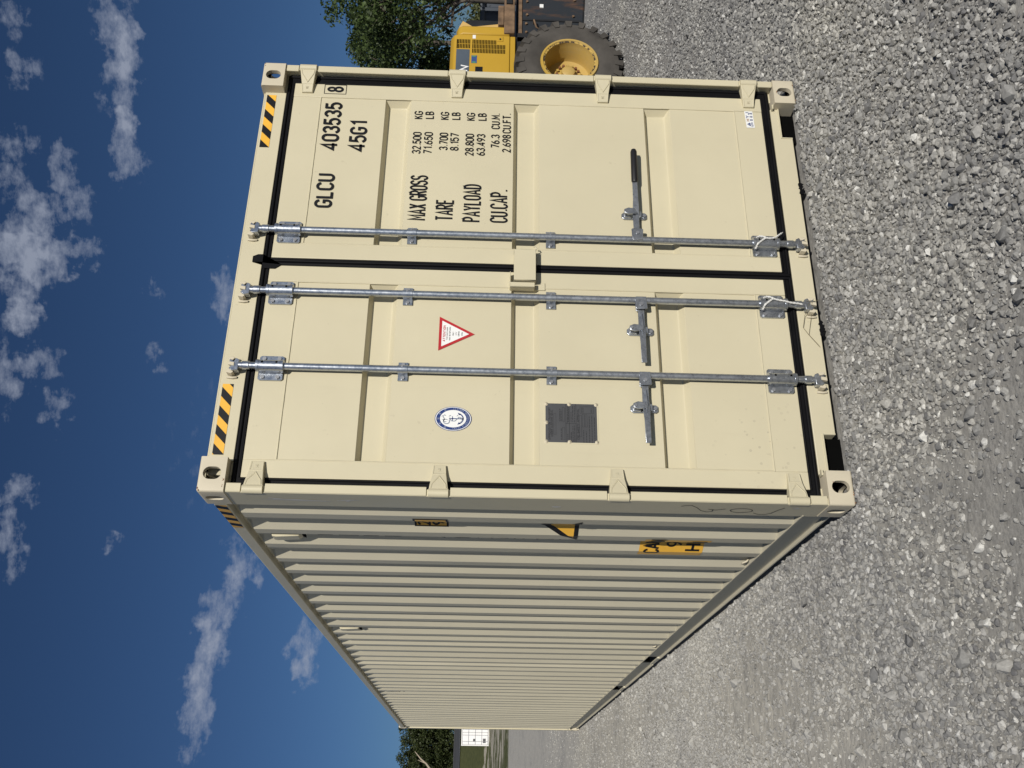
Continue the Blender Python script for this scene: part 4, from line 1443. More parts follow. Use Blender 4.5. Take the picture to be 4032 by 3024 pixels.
# chalked marks and scuffs on the post
f = lambda a, b: (.0028, a, b)
mb = MB()
ribbon(mb, [(.074, .765), (.060, .745), (.058, .72), (.090, .69), (.130, .665), (.150, .635), (.140, .612), (.112, .612), (.108, .635), (.118, .600), (.098, .560)], .0021, f)
ribbon(mb, arc(.118, .483, .030, .050, 0, 360, 20), .0021, f)
ribbon(mb, [(.150, .420), (.168, .395), (.172, .365), (.150, .340), (.10, .320), (.066, .300)], .0021, f)
mb.build('marker_scrawl', M_etch, box, recalc=False)
mb = MB()
rs = random.Random(2)
for (y0, z0, y1, z1) in ((.09, 2.62, .11, 2.33), (.10, 2.30, .085, 2.20), (.12, 1.34, .12, 1.30), (.06, .27, .08, .22)):
    for k in range(3):
        ribbon(mb, [(y0 + rs.uniform(-.012, .012), z0 - k * .02), ((y0 + y1) / 2 + rs.uniform(-.012, .012), (z0 + z1) / 2), (y1, z1 + k * .02)], rs.uniform(.003, .007), lambda a, b: (.0032 - .0001 * k, a, b))
mb.build('scuff_mark', M_scratch, box, recalc=False)

# chips of bare steel on the casting edges
rs = random.Random(5)
mb = MB()
for (x, z) in ((.012, 2.888), (.03, 2.784), (.06, 2.782), (.014, .006), (.05, .004), (2.42, 2.885), (2.30, .006), (2.35, .1), (2.40, .01), (.1, .09)):
    for k in range(2):
        a, b = x + rs.uniform(-.012, .012), z + rs.uniform(-.004, .004)
        r = rs.uniform(.002, .0055)
        mb.poly([(a + r * rs.uniform(.5, 1.3) * math.cos(t), -.0008 - .0002 * k, b + r * rs.uniform(.3, .8) * math.sin(t)) for t in [2 * math.pi * i / 7 for i in range(7)]])
mb.build('paint_chip', M_rust, box, recalc=False)

# vents under the top rail
for (y, z0, pr_) in ((.742, 2.54, .008), (3.36, 2.54, 0), (7.30, 2.54, -.004)):
    mb = MB()
    h = .165
    mb.prism([(WIN, z0), (WIN - .024 - pr_, z0 + .035), (WIN - .030 - pr_, z0 + h - .02), (WIN - .027 - pr_, z0 + h), (WIN, z0 + h + .012)], 'y', y - .038, y + .036)
    v = mb.build('vent_cover', M_paint, box, bevel=.004)
    m2 = MB()
    for k in range(5):
        m2.box(WIN - .024 + .002 * k, WIN - .012, y - .030, y + .028, z0 + .004 + k * .006, z0 + .006 + k * .006)
    m2.build('vent_slot', M_dark, v)
# lashing rings on the bottom rail
for y in (1.09, 3.9, 8.4):
    mb = MB()
    mb.tube([(.03, y - .02, .19), (.012, y - .024, .205), (.008, y - .012, .222), (.008, y + .010, .222), (.012, y + .022, .206), (.03, y + .02, .19)], .005, 8)
    mb.build('lashing_ring', M_cast, box, smooth=60)


# ------------------------------------------------------------------ rope and twine left on the lock rods
def twisted(mb, pts, r, turns):
    P = [Vector(p) for p in pts]
    seg = []
    for a, b in zip(P, P[1:]):
        n = max(2, int((b - a).length / .004))
        seg += [a.lerp(b, k / n) for k in range(n)]
    seg.append(P[-1])
    for ph in (0, math.pi):
        path = []
        for i, p in enumerate(seg):
            t = (seg[min(i + 1, len(seg) - 1)] - seg[max(i - 1, 0)]).normalized()
            u = t.cross(Vector((0, 1, .02))).normalized(); w = t.cross(u)
            a = i * turns + ph
            path.append(p + (u * math.cos(a) + w * math.sin(a)) * r * .75)
        mb.tube(path, r, 6)


for x, lab, sgn in ((ROD[2], 'short white twisted rope knotted round the bottom bearing of the right-hand lock rod', 1), (ROD[1], 'white twisted rope tied down the bottom bearing of the middle lock rod', 0)):
    mb = MB()
    twisted(mb, [(x - .034, .020, .312), (x - .020, -.004, .306), (x + .000, -.011, .280), (x + .012, -.010, .262)], .0032, .8)
    twisted(mb, [(x + .034, .020, .300), (x + .028, -.002, .290), (x + .020, -.009, .272), (x + .012, -.010, .262)], .0032, .8)
    if sgn:
        twisted(mb, [(x + .012, -.010, .262), (x + .010, -.011, .240), (x + .016, -.010, .215), (x + .032, -.006, .196), (x + .052, .004, .176)], .0030, .8)
        mb.tube([(x + .052, .004, .176), (x + .062, .008, .166)], [.003, .0015], 6)
    else:
        twisted(mb, [(x + .012, -.010, .262), (x + .004, -.011, .235), (x + .001, -.009, .205), (x - .006, -.006, .175), (x - .008, -.004, .140), (x - .010, .0, .120)], .0030, .8)
    o = mb.build('rope', M_rope, None, smooth=60)
    tag(o, lab, 'rope', 'ropes on the lock rods')
x = ROD[1]
mb = MB()
mb.tube([(x + .01, -.002, .10), (x + .004, -.004, .072), (x + .012, -.004, .045), (x + .02, .0, .03)], .0011, 5)
mb.tube([(x - .002, -.004, .085), (x - .050, .040, .100), (x - .112, .048, .112), (x - .118, .049, .108), (x - .150, .050, .088), (x - .215, .050, .042)], .0013, 5)
mb.tube([(x + .004, -.004, .072), (x - .06, .046, .068), (x - .115, .049, .080), (x - .150, .0485, .088), (x - .208, .049, .046)], .0011, 5)
o = mb.build('twine', M_twine, None, smooth=60)
tag(o, 'thin brown twine hanging in a loop below the middle lock rod', 'twine')
# torn rubber scraps under the sill
mb = MB()
rs = random.Random(3)
for x, w in ((.915, .085), (1.745, .07)):
    pts = []
    n = 9
    for i in range(n + 1):
        pts.append((x - w / 2 + w * i / n, .030 + rs.uniform(-.004, .006)))
    low = [(a, .012 + rs.uniform(-.012, .006)) for a, b in pts[::-1]]
    mb.prism(pts + low, 'y', DY - .008 + rs.uniform(0, .003), DY - .001)
mb.build('torn_rubber', M_rubber, box)
# ------------------------------------------------------------------ wheel loader parked behind
M_ylw = paint_mat('loader yellow paint', (.445, .272, .026), dirt=(.20, .14, .06), rough=.45, amt=.8)
M_ylw_rim = paint_mat('rim yellow paint', (.45, .285, .032), dirt=(.05, .03, .02), rough=.5, amt=1.2)
M_tyre = simple('dusty tyre rubber', (.058, .053, .047), .9, var=.4, scale=4, bmp=.4, bscale=60)
M_chas = simple('black chassis paint', (.012, .013, .015), .55, var=.4, scale=4)
M_glass = simple('dark cab glass', (.02, .03, .035), .08, var=.1, spec=.7)
M_slate = simple('slate panel film', (.075, .095, .12), .4, var=.1, scale=3)
M_ltan = paint_mat('faded yellow paint', (.55, .36, .12), dirt=(.2, .14, .06), rough=.6, amt=.6)


def rust_black():
    m, nt, b = new_mat('black paint with rust streaks')
    tc = nt.nodes.new('ShaderNodeTexCoord')
    mp = nt.nodes.new('ShaderNodeMapping'); mp.inputs['Scale'].default_value = (4.2, 4.2, 1.1); nt.links.new(tc.outputs['Object'], mp.inputs[0])
    n = noise(nt, 1.0, 6, .65, mp.outputs[0])
    r = ramp(nt, n.outputs['Fac'], [(.54, (.014, .018, .024)), (.60, (.050, .030, .022)), (.74, (.15, .075, .048))])
    nt.links.new(r.outputs[0], b.inputs['Base Color'])
    b.inputs['Roughness'].default_value = .6
    return m


M_rblack = rust_black()
M_beam = simple('weathered rusty beam', (.15, .095, .055), .85, var=.45, scale=9, bmp=.5, bscale=50)


def chipped():
    m, nt, b = new_mat('chipped rim paint')
    tc = nt.nodes.new('ShaderNodeTexCoord')
    n = noise(nt, 22, 5, .65, tc.outputs['Object'])
    r = ramp(nt, n.outputs['Fac'], [(.46, (.035, .022, .014)), (.52, (.45, .30, .07))])
    nt.links.new(r.outputs[0], b.inputs['Base Color'])
    b.inputs['Roughness'].default_value = .7
    return m


M_chip = chipped()


def tyre_mesh(R0, Rr, w):
    mb = MB()
    prof = [(Rr, -w * .30), (Rr + .03, -w * .44), (Rr + .10, -w * .50), (Rr + .22, -w * .485), (R0 - .075, -w * .455), (R0 - .058, -w * .40), (R0 - .058, w * .40), (R0 - .075, w * .455), (Rr + .22, w * .485), (Rr + .10, w * .5), (Rr + .03, w * .44), (Rr, w * .30)]
    mb.lathe(prof, (0, 0, 0), 56)
    n = 24
    for k in range(n):
        for s in (-1, 1):
            t0 = 2 * math.pi * (k + (.5 if s > 0 else 0)) / n
            pts = []
            for (yy, dt, wd) in ((s * w * .475, 0.0, .105), (s * w * .30, .03, .075), (-s * w * .02, .17, .070)):
                for e in (-1, 1):
                    pts.append((t0 + dt + e * wd * .62, yy))
            def V(t, yy, r): return (r * math.cos(t), yy, r * math.sin(t))
            for a, b_ in ((0, 2), (2, 4)):
                q = [pts[a], pts[a + 1], pts[b_ + 1], pts[b_]]
                ro = [R0 - (.020 if abs(p[1]) > w * .4 else 0) for p in q]
                mb.poly([V(p[0], p[1], r) for p, r in zip(q, ro)])
                mb.poly([V(q[0][0], q[0][1], ro[0]), V(q[3][0], q[3][1], ro[3]), V(q[3][0], q[3][1], R0 - .085), V(q[0][0], q[0][1], R0 - .085)])
                mb.poly([V(q[1][0], q[1][1], ro[1]), V(q[2][0], q[2][1], ro[2]), V(q[2][0], q[2][1], R0 - .085), V(q[1][0], q[1][1], R0 - .085)])
            # shoulder of the lug runs down the sidewall
            a, b_ = pts[0], pts[1]
            mb.poly([V(a[0], a[1], R0 - .02), V(b_[0], b_[1], R0 - .02), V(b_[0] - .012, a[1] + s * .012, R0 - .13), V(a[0] + .012, a[1] + s * .012, R0 - .13)])
            for c, sg in ((a, 1), (b_, -1)):
                mb.poly([V(c[0], c[1], R0 - .02), V(c[0] + sg * .012, c[1] + s * .012, R0 - .13), V(c[0], c[1] - s * .05, R0 - .10), V(c[0], c[1] - s * .05, R0 - .03)])
    return mb


def make_wheel(root, x, y, z, sgn):
    """sgn = -1: dish faces -Y"""
    w = empty('wheel', (x, y, z)); w.parent = root
    R0, Rr, wd = .705, .345, .44
    tyre_mesh(R0, Rr - .01, wd).build('tyre', M_tyre, w, smooth=38)
    o = sgn * wd / 2
    mb = MB()
    prof = [(Rr + .022, .86), (Rr + .026, .93), (Rr + .018, 1.0), (Rr - .006, 1.0), (Rr - .012, .95), (Rr - .030, .93), (Rr - .038, .60), (Rr - .045, .52), (Rr - .045, -.2), (Rr - .06, -.42), (.19, -.52), (.16, -.52)]
    mb.lathe([(r, o * a) for r, a in prof], (0, 0, 0), 56)
    rim = mb.build('rim', M_ylw_rim, w, smooth=35)
    mb = MB(); mb.lathe([(Rr - .0105, o * .962), (Rr - .031, o * .938)], (0, 0, 0), 56)
    mb.build('lock_ring', M_chip, rim)
    hub = MB().lathe([(.178, o * -.52), (.174, o * -.26), (.135, o * -.20), (.088, o * -.16), (.083, o * .16), (.05, o * .24), (.0, o * .24)], (0, 0, 0), 40).build('hub', M_ylw_rim, w, smooth=35)
    for k in range(16):
        t = 2 * math.pi * k / 16
        c = (.145 * math.cos(t), o * -.2 + o * .3, .145 * math.sin(t))
        nb = MB().tube([(c[0], o * -.30, c[2]), (c[0], o * -.05, c[2])], .019, 6).build('wheel_nut', M_rust if k % 3 else M_ylw_rim, hub)
    return w


def build_loader():
    L = empty('wheel_loader', (7.4, 6.0, 0))
    tag(L, 'yellow wheel loader with big black tyres parked behind the container', 'loader')
    def add(mb, name, mat, parent=L, **kw):
        mb.v = [(p[0] - 7.4, p[1] - 6.0, p[2]) for p in mb.v]
        return mb.build(name, mat, parent, **kw)
    # wheels (x, y of axle ends)
    for wx, wy, s in ((7.415, 5.27, -1), (7.415, 7.05, 1), (4.75, 5.27, -1), (4.75, 7.05, 1)):
        w = make_wheel(L, wx - L.location.x, wy - L.location.y, .69, s)
    Y0, Y1 = 5.25, 7.0
    # engine hood: rounded top shoulder
    hood = MB()
    prof = [(Y0, 1.445), (Y0, 2.10), (Y0 + .02, 2.17), (Y0 + .09, 2.215), (Y0 + .20, 2.225), (Y1 - .20, 2.225), (Y1 - .09, 2.215), (Y1 - .02, 2.17), (Y1, 2.10), (Y1, 1.445)]
    hood.prism(prof, 'x', 5.95, 7.995)
    h = add(hood, 'engine_hood', M_ylw, bevel=.01)
    rear = MB().prism(prof[:1] + [(Y0, 2.06), (Y0 + .03, 2.12), (Y0 + .10, 2.15), (Y1 - .10, 2.15), (Y1, 2.06), (Y1, 1.445)], 'x', 8.003, 8.15)
    add(rear, 'hood_tail', M_ylw, bevel=.02)
    ch = MB()
    ch.prism([(8.152, 2.12), (8.270, 2.07), (8.175, 1.935), (8.235, 1.60), (8.152, 1.56)], 'y', 5.29, 6.96)
    add(ch, 'rear_grille_frame', M_ltan, bevel=.004)
    add(MB().prism([(8.277, 2.055), (8.186, 1.935), (8.244, 1.60), (8.33, 1.60), (8.33, 1.98)], 'y', 5.33, 6.92), 'rear_grille', M_chas)
    add(MB().box(5.95, 7.995, Y0 + .012, Y1 - .012, 1.375, 1.442), 'hood_skirt', M_ylw, bevel=.006)
    # louvres in the side panel
    mb = MB()
    y = Y0 - .0025
    def slots(x0, x1, z0, z1, n):
        for k in range(n):
            zz = z1 - (z1 - z0) * (k + .5) / n
            hh = (z1 - z0) / n * .30
            mb.box(x0, x1, y, Y0 + .004, zz - hh, zz + hh)
    slots(7.835, 7.905, 1.958, 2.140, 9); slots(7.755, 7.825, 1.958, 2.140, 9)
    slots(7.835, 7.905, 1.620, 1.936, 16); slots(7.758, 7.828, 1.502, 1.936, 22); slots(7.680, 7.750, 1.502, 1.936, 22)
    add(mb, 'louvre', M_dark)
    # name panel, stickers, latch
    pn = add(MB().box(6.5, 7.735, Y0 - .003, Y0 + .002, 1.964, 2.136), 'name_panel', M_slate)
    mb = MB()
    for st_ in text_strokes('0N', .17, .085):
        ribbon(mb, st_, .010, lambda a, b: (7.272 + a + b * .2, Y0 - .0045, 1.985 + b))
    add(mb, 'panel_lettering', M_white, pn, recalc=False)
    M_bluestk = simple('blue label film', (.04, .08, .22), .4); M_grn = simple('green label film', (.10, .28, .12), .4)
    add(MB().box(7.505, 7.635, Y0 - .003, Y0 + .002, 1.868, 1.938), 'service_label', M_bluestk)
    add(MB().box(7.612, 7.630, Y0 - .0045, Y0, 1.882, 1.928), 'label_mark', M_grn); add(MB().box(7.510, 7.528, Y0 - .0045, Y0, 1.882, 1.928), 'label_mark', M_grn)
    add(MB().box(7.925, 7.985, Y0 - .003, Y0 + .002, 1.892, 1.932), 'inspection_label', M_white)
    add(MB().box(7.33, 7.448, Y0 - .003, Y0 + .002, 1.79, 1.885), 'black_label', M_black)
    lt = MB(); lt.box(7.885, 7.97, Y0 - .008, Y0 + .002, 1.535, 1.610)
    la = add(lt, 'latch_plate', M_ylw, bevel=.003)
    add(MB().tube([(7.918, Y0 - .02, 1.572), (7.918, Y0 - .006, 1.572)], .011, 10), 'latch_knob', M_chas, la)
    # frame, tank, counterweight
    add(MB().box(4.2, 8.35, 5.62, 6.70, .62, 1.05), 'chassis', M_chas, bevel=.02)
    add(MB().box(6.7, 8.05, 5.30, 6.95, 1.06, 1.37), 'engine_tray', M_chas, bevel=.02)
    add(MB().prism([(8.06, .80), (8.30, .46), (8.95, .42), (9.08, .60), (9.08, 1.36), (8.06, 1.36)], 'y', 5.34, 6.92), 'counterweight', M_rblack, bevel=.03, seg=3)
    add(MB().box(8.02, 8.78, 5.22, 5.38, 1.385, 1.525), 'bumper_beam', M_beam, bevel=.01)
    add(MB().box(8.18, 8.52, 5.24, 5.36, 1.527, 1.605), 'bumper_block', M_beam, bevel=.01)
    add(MB().box(8.52, 8.66, 5.20, 5.219, 1.42, 1.50), 'tail_lamp', M_chas)
    # fittings on the tail of the machine
    add(MB().box(8.09, 9.06, 5.322, 5.345, 1.285, 1.335), 'counterweight_lip', M_beam, bevel=.004)
    add(MB().box(8.36, 8.39, 5.325, 5.345, .50, 1.28), 'counterweight_seam', M_chas)
    for (bx_, bz_) in ((8.15, 1.23), (8.30, 1.23), (8.46, 1.22), (8.70, 1.22), (8.46, .60), (8.75, .58)):
        add(MB().tube([(bx_, 5.345, bz_), (bx_, 5.318, bz_)], .018, 6), 'counterweight_bolt', M_beam)
    add(MB().tube([(8.16, 5.33, 1.06), (8.16, 5.27, 1.06), (8.17, 5.26, 1.10), (8.30, 5.26, 1.13), (8.31, 5.33, 1.13)], .013, 8), 'grab_handle', M_beam, smooth=60)
    add(MB().box(8.60, 8.66, 5.326, 5.345, 1.00, 1.05), 'rating_label', M_white)
    for k in range(3):
        add(MB().tube([(7.3 + .05 * k, 5.40 + .03 * k, 1.40), (7.7 + .08 * k, 5.33, 1.22 - .05 * k), (8.05, 5.36, 1.05 - .08 * k), (8.12, 5.5, .95 - .08 * k)], .018, 8), 'hydraulic_hose', M_tyre, smooth=60)
    add(MB().prism([(7.95, 1.36), (8.10, 1.36), (8.10, .78), (8.02, .78)], 'y', 5.30, 5.33), 'rear_fender', M_chas)
    # cab, front frame, arms and bucket (behind the container in the photograph)
    cab = MB()
    cab.prism([(5.05, 1.20), (5.92, 1.20), (5.92, 3.05), (5.20, 3.05)], 'y', 5.45, 6.80)
    c = add(cab, 'cab', M_ylw, bevel=.04)
    add(MB().prism([(5.16, 1.95), (5.84, 1.95), (5.84, 2.92), (5.27, 2.92)], 'y', 5.444, 6.806), 'cab_window', M_glass, c)
    add(MB().box(5.1, 6.0, 5.35, 6.90, 3.04, 3.14), 'cab_roof', M_ylw, c, bevel=.04)
    add(MB().box(3.9, 5.0, 5.72, 6.58, .80, 1.55), 'front_frame', M_ylw, bevel=.04)
    for yy in (5.62, 6.50):
        add(MB().prism([(4.9, 1.55), (4.6, 1.62), (3.35, .72), (3.15, .30), (3.35, .28), (3.6, .62), (4.85, 1.30)], 'y', yy, yy + .14), 'lift_arm', M_ylw, bevel=.02)
    b = MB()
    bp = [(3.30, .85), (3.18, .30), (3.0, .10), (2.62, .06), (2.62, .09), (2.98, .14), (3.13, .34), (3.25, .85)]
    b.prism(bp, 'y', 4.95, 7.35)
    b.prism([(3.28, .84), (3.16, .30), (3.0, .10), (2.64, .07)], 'y', 4.95, 4.99); b.prism([(3.28, .84), (3.16, .30), (3.0, .10), (2.64, .07)], 'y', 7.31, 7.35)
    add(b, 'bucket', M_rblack)
    return L


build_loader()


# ------------------------------------------------------------------ other containers in the yard
def small_container(name, loc, rz, L_, W_, H_, mat, label, doors=True, dark=M_dark):
    r = empty(name, loc, rz)
    tag(r, label, 'container')
    p = .10
    mb = MB()
    for x0 in (-W_ / 2, W_ / 2 - p):
        for y0 in (0, L_ - p):
            mb.box(x0, x0 + p, y0, y0 + p, 0, H_)
    for z0 in (.02, H_ - p):
        for y0 in (.01, L_ - p + .01):
            mb.box(-W_ / 2 + p, W_ / 2 - p, y0, y0 + p - .02, z0, z0 + p - .01)
        for x0 in (-W_ / 2 + .01, W_ / 2 - p + .01):
            mb.box(x0, x0 + p - .02, p, L_ - p, z0, z0 + p - .01)
    mb.build('frame', mat, r, bevel=.008)
    for s in (-1, 1):
        mb = MB()
        y = p
        pr = []
        while y < L_ - p - .2:
            pr += [(y, .05), (y + .07, .05), (y + .13, .012), (y + .20, .012), (y + .26, .05)]
            y += .27
        pr.append((L_ - p, .05))
        for (a, xa), (b, xb) in zip(pr, pr[1:]):
            mb.poly([(s * (W_ / 2 - xa), a, .11), (s * (W_ / 2 - xb), b, .11), (s * (W_ / 2 - xb), b, H_ - p), (s * (W_ / 2 - xa), a, H_ - p)])
        mb.build('side_wall', mat, r)
    MB().box(-W_ / 2 + p, W_ / 2 - p, .1, L_ - .05, H_ - .06, H_ - .03).build('roof', mat, r)
    MB().box(-W_ / 2 + p, W_ / 2 - p, L_ - .07, L_ - .05, .11, H_ - p).build('end_wall', mat, r)
    if doors:
        for s in (-1, 1):
            d = MB()
            x0, x1 = (-W_ / 2 + .12, -.012) if s < 0 else (.012, W_ / 2 - .12)
            zs = [.14, H_ * .27, H_ * .50, H_ * .74, H_ - .13]
            for a, b in zip(zs, zs[1:]):
                d.box(x0, x1, .05, .08, a + .03, b - .03)
            d.box(x0 + .01, x1 - .01, .068, .085, .14, H_ - .13)
            dd = d.build('door', mat, r)
            for k in (.25, .78):
                x = x0 + (x1 - x0) * k
                MB().tube([(x, .03, .08), (x, .03, H_ - .08)], .022, 8).build('lock_rod', dark, dd)
            for z in zs[1:-1]:
                MB().box(x0, x1, .046, .066, z - .028, z + .028).build('trough', dark, dd)
    else:
        MB().box(-W_ / 2 + p, W_ / 2 - p, .03, .06, .11, H_ - p).build('front_wall', mat, r)
    return r


M_wc = paint_mat('white container paint', (.80, .80, .80), amt=.5)
M_rc = paint_mat('oxide red container paint', (.10, .02, .018), amt=.5)
M_wgrey = simple('grey door gear', (.30, .31, .33), .5)
w = small_container('storage_container', (6.05, 93.0, hgt(93)), R(-4.4), 6.06, 2.438, 2.72, M_wc, 'distant white container with gridded doors, standing on the far grass', True, M_wgrey)
m = MB(); m.box(-.95, -.55, .035, .045, .35, .62); m.box(-.80, -.58, .035, .045, 1.35, 1.58)
m.build('door_placard', M_plate, w)
small_container('storage_container', (8.05, 91.0, hgt(91) - .1), R(-4.0), 6.06, 2.438, 2.75, M_rc, 'dark red container half hidden behind the white one on the far grass', True, M_dark)


# dark slate roll-off bin behind the loader
def build_bin():
    m = simple('dark slate bin paint', (.045, .055, .072), .55, var=.2, scale=2)
    r = empty('roll_off_bin', (17.3, 13.6, 0), R(-38))
    tag(r, 'dark slate steel roll-off bin with vertical ribs, behind the loader', 'bin')
    W_, L_, H_ = 6.4, 2.4, 2.02
    MB().box(-W_ / 2, W_ / 2, .06, L_, .20, H_ - .06).build('bin_wall', m, r)
    mb = MB(); mb.box(-W_ / 2 - .03, W_ / 2 + .03, -.02, .12, H_ - .12, H_)
    mb.box(-W_ / 2 - .03, W_ / 2 + .03, L_ - .08, L_ + .04, H_ - .12, H_)
    mb.build('top_rim', m, r, bevel=.01)
    for k in range(13):
        x = -W_ / 2 + .08 + k * (W_ - .16) / 12
        MB().prism([(x - .07, .06), (x - .04, -.03), (x + .04, -.03), (x + .07, .06)], 'z', .18, H_ - .121).build('rib', m, r)
    MB().box(-W_ / 2, W_ / 2, -.04, L_ - .1, .02, .18).build('skid', M_chas, r)
    mb = MB(); mb.tube([(-W_ / 2 + 1.3, -.05, H_ - .42), (-W_ / 2 + 1.3, -.11, H_ - .42), (-W_ / 2 + 1.3, -.11, H_ - .30), (-W_ / 2 + 1.3, -.05, H_ - .30)], .02, 8)
    mb.build('tarp_hook', M_chas, r)


build_bin()


# ------------------------------------------------------------------ trees
def leaf_mat(name, a, b):
    m, nt, bs = new_mat(name)
    g = nt.nodes.new('ShaderNodeNewGeometry')
    r = ramp(nt, g.outputs['Random Per Island'], [(0, a), (.75, b), (1, [x * 1.35 for x in b])])
    nt.links.new(r.outputs[0], bs.inputs['Base Color'])
    bs.inputs['Roughness'].default_value = .55
    bs.inputs['Specular IOR Level'].default_value = .35
    tr = nt.nodes.new('ShaderNodeBsdfTranslucent')
    nt.links.new(r.outputs[0], tr.inputs['Color'])
    mx = nt.nodes.new('ShaderNodeMixShader'); mx.inputs[0].default_value = .28
    out = nt.nodes['Material Output']
    nt.links.new(bs.outputs[0], mx.inputs[1]); nt.links.new(tr.outputs[0], mx.inputs[2]); nt.links.new(mx.outputs[0], out.inputs['Surface'])
    return m


M_leaf = leaf_mat('broad leaf', (.028, .046, .013), (.068, .102, .030))
M_leaf2 = leaf_mat('dark broad leaf', (.020, .033, .010), (.055, .070, .023))
M_hedge = leaf_mat('hedge leaf', (.034, .044, .014), (.085, .095, .034))
M_bark = simple('grey bark', (.095, .080, .065), .9, var=.35, scale=6, bmp=.6, bscale=20)


def leaves_mesh(name, centers, radii, n_per, size, rng, mat, flat_=1.0):
    """many small folded leaves spread through a set of clumps"""
    c = np.repeat(centers, n_per, axis=0); rr = np.repeat(radii, n_per)
    N = len(c)
    d = rng.normal(size=(N, 3)); d /= np.linalg.norm(d, axis=1)[:, None]
    rad = rr * rng.uniform(.15, 1.0, N) ** .6
    p = c + d * rad[:, None] * np.array([1, 1, flat_])
    t = rng.normal(size=(N, 3)); t[:, 2] -= .25; t /= np.linalg.norm(t, axis=1)[:, None]
    b = np.cross(t, rng.normal(size=(N, 3))); b /= np.linalg.norm(b, axis=1)[:, None]
    s = size * rng.uniform(.6, 1.25, N)[:, None]
    nrm = np.cross(t, b)
    v = np.stack([p - t * s * .55, p + b * s * .34 + nrm * s * .10, p + t * s * .55, p - b * s * .34 + nrm * s * .10], 1).reshape(-1, 3)
    me = bpy.data.meshes.new(name)
    f = np.arange(N * 4, dtype=np.int32)
    me.vertices.add(N * 4); me.vertices.foreach_set('co', v.astype(np.float32).ravel())
    me.loops.add(N * 4); me.loops.foreach_set('vertex_index', f)
    me.polygons.add(N); me.polygons.foreach_set('loop_start', np.arange(0, N * 4, 4, dtype=np.int32))
    me.polygons.foreach_set('loop_total', np.full(N, 4, dtype=np.int32))
    me.update(); me.materials.append(mat)
    return me


def make_tree(name, loc, height, crown_z, rad, n_clump, clump_r, n_leaf, leaf, seed, label, cat='tree', mat=None, group=None, trunk_r=.12, lean=(0, 0), flat_=.8, limbs=12, holes=0.0):
    rng = np.random.RandomState(seed)
    t = empty(name, loc)
    tag(t, label, cat, group)
    u = rng.normal(size=(n_clump, 3)); u /= np.linalg.norm(u, axis=1)[:, None]
    k = rng.uniform(.25, 1, n_clump) ** .5
    bumps = 1 + .28 * np.sin(u[:, 0] * 5 + seed) * np.cos(u[:, 1] * 4 - seed) + .12 * rng.normal(size=n_clump)
    c = u * (k * bumps)[:, None] * np.array(rad) + np.array([lean[0], lean[1], crown_z])
    c[:, 2] = np.maximum(c[:, 2], .25)
    rr = clump_r * rng.uniform(.6, 1.25, n_clump)
    me = leaves_mesh('crown', c, rr, n_leaf, leaf, rng, mat or M_leaf, flat_)
    o = link(bpy.data.objects.new('crown', me)); o.parent = t
    mb = MB()
    top = Vector((lean[0] * .8, lean[1] * .8, crown_z + rad[2] * .5))
    tr = [Vector((0, 0, -.1)), Vector((lean[0] * .15, lean[1] * .1, crown_z * .35)), Vector((lean[0] * .5, lean[1] * .5, crown_z * .75)), top]
    mb.tube(tr, [trunk_r * 1.25, trunk_r, trunk_r * .75, trunk_r * .3], 10)
    for i in range(min(limbs, n_clump)):
        e = Vector(c[i]); s = tr[1].lerp(tr[3], rng.uniform(.15, .85))
        mid = s.lerp(e, .5) + Vector(rng.normal(size=3) * .12 * height / 6)
        mb.tube([s, mid, e], [trunk_r * .4, trunk_r * .25, trunk_r * .08], 6)
    mb.build('trunk', M_bark, t, smooth=60)
    return t


CAMX, CAMY = -1.259, -3.907


def polar(az, d):
    return CAMX + d * math.sin(R(az)), CAMY + d * math.cos(R(az))


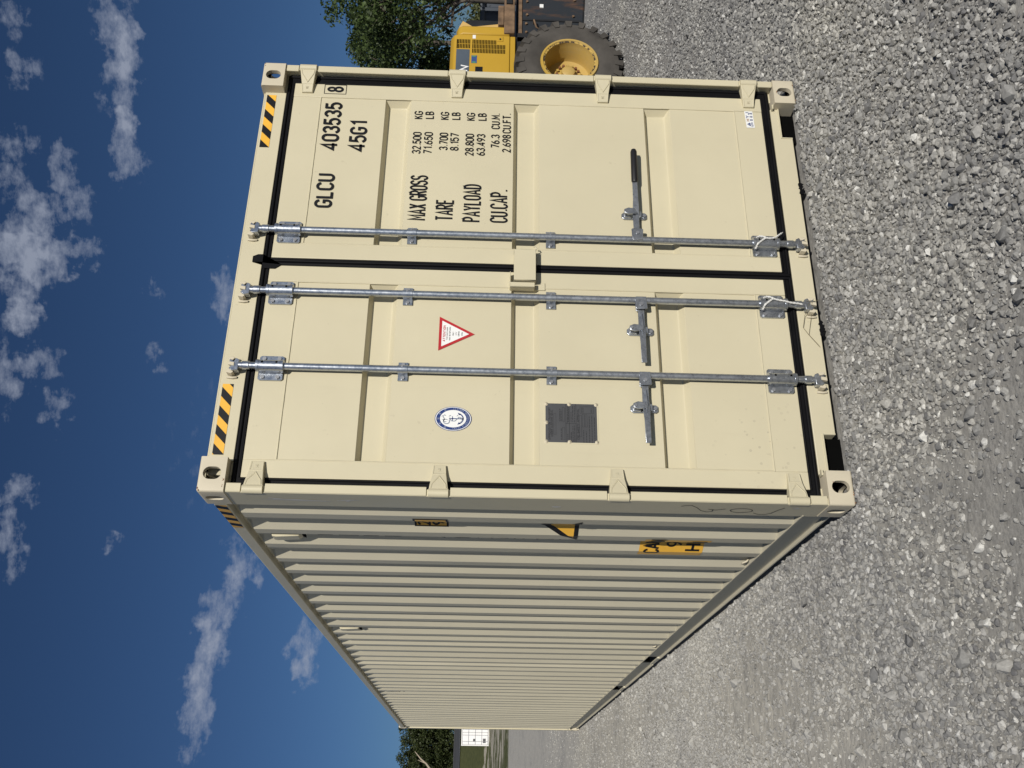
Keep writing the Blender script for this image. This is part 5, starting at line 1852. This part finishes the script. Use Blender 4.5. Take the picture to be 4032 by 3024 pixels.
g1 = 'trees behind the loader'
x, y = polar(47.2, 25)
make_tree('broadleaf_tree', (x, y, 0), 6, 4.1, (1.75, 1.75, 1.50), 130, .42, 95, .095, 11, 'tall broadleaf tree with open glossy crown above the loader', group=g1, trunk_r=.11, limbs=26)
x, y = polar(42.6, 27)
make_tree('broadleaf_tree', (x, y, 0), 6, 3.9, (1.15, 1.3, 1.65), 85, .42, 95, .095, 12, 'smaller broadleaf tree beside the container edge, left of the tallest one', group=g1, trunk_r=.09, limbs=20)
x, y = polar(44.8, 29)
make_tree('broadleaf_tree', (x, y, 0), 6, 5.1, (1.2, 1.2, .75), 46, .40, 90, .10, 14, 'thin sparse tree whose top fills the gap between two fuller trees', group=g1, trunk_r=.08, limbs=16)
g2 = 'hedge bushes behind the loader'
for i, (az, d, zz, lab) in enumerate(((42.8, 31, 1.45, 'dull green hedge bush nearest the container edge, behind the loader'), (44.6, 32, 1.35, 'dull green hedge bush in the middle of the hedge behind the loader'), (46.2, 31, 1.55, 'dull green hedge bush right of the loader hood'), (48.4, 32, 1.75, 'tallest hedge bush at the picture edge behind the slate bin'))):
    x, y = polar(az, d)
    make_tree('hedge_bush', (x, y, 0), 2.6, zz, (1.0, .9, 1.25), 60, .38, 60, .10, 20 + i, lab, 'bush', M_hedge, g2, trunk_r=.05, limbs=8)
g3 = 'trees beyond the road'
for i, (az, d, h, rx, lab) in enumerate(((2.35, 158, 8.2, 3.2, 'distant tree at the picture edge beyond the road'), (3.55, 160, 8.6, 3.4, 'distant full dark tree in the middle of the roadside group'), (4.75, 157, 8.4, 3.0, 'distant tree touching the far corner of the cream container'))):
    x, y = polar(az, d)
    t_ = make_tree('roadside_tree', (x, y, hgt(y) - .3), h, h * .46, (rx, rx, h * .52), 170, .95, 110, .30, 40 + i, lab, group=g3, mat=M_leaf2, trunk_r=.22, limbs=14)
    if i == 0:      # a bleached dead limb shows against the dark foliage
        db = MB()
        pts = [Vector((*polar(a_, 153.0), z_)) - Vector((x, y, hgt(y) - .3)) for a_, z_ in ((2.30, 8.4), (2.62, 9.1), (2.85, 9.9), (3.25, 10.9))]
        db.tube(pts, [.20, .15, .13, .05], 7)
        db.tube([pts[1], pts[1] + Vector((.5, 0, 1.3))], [.10, .03], 6)
        db.build('dead_limb', simple('bleached wood', (.34, .29, .22), .9, var=.2), t_, smooth=60)
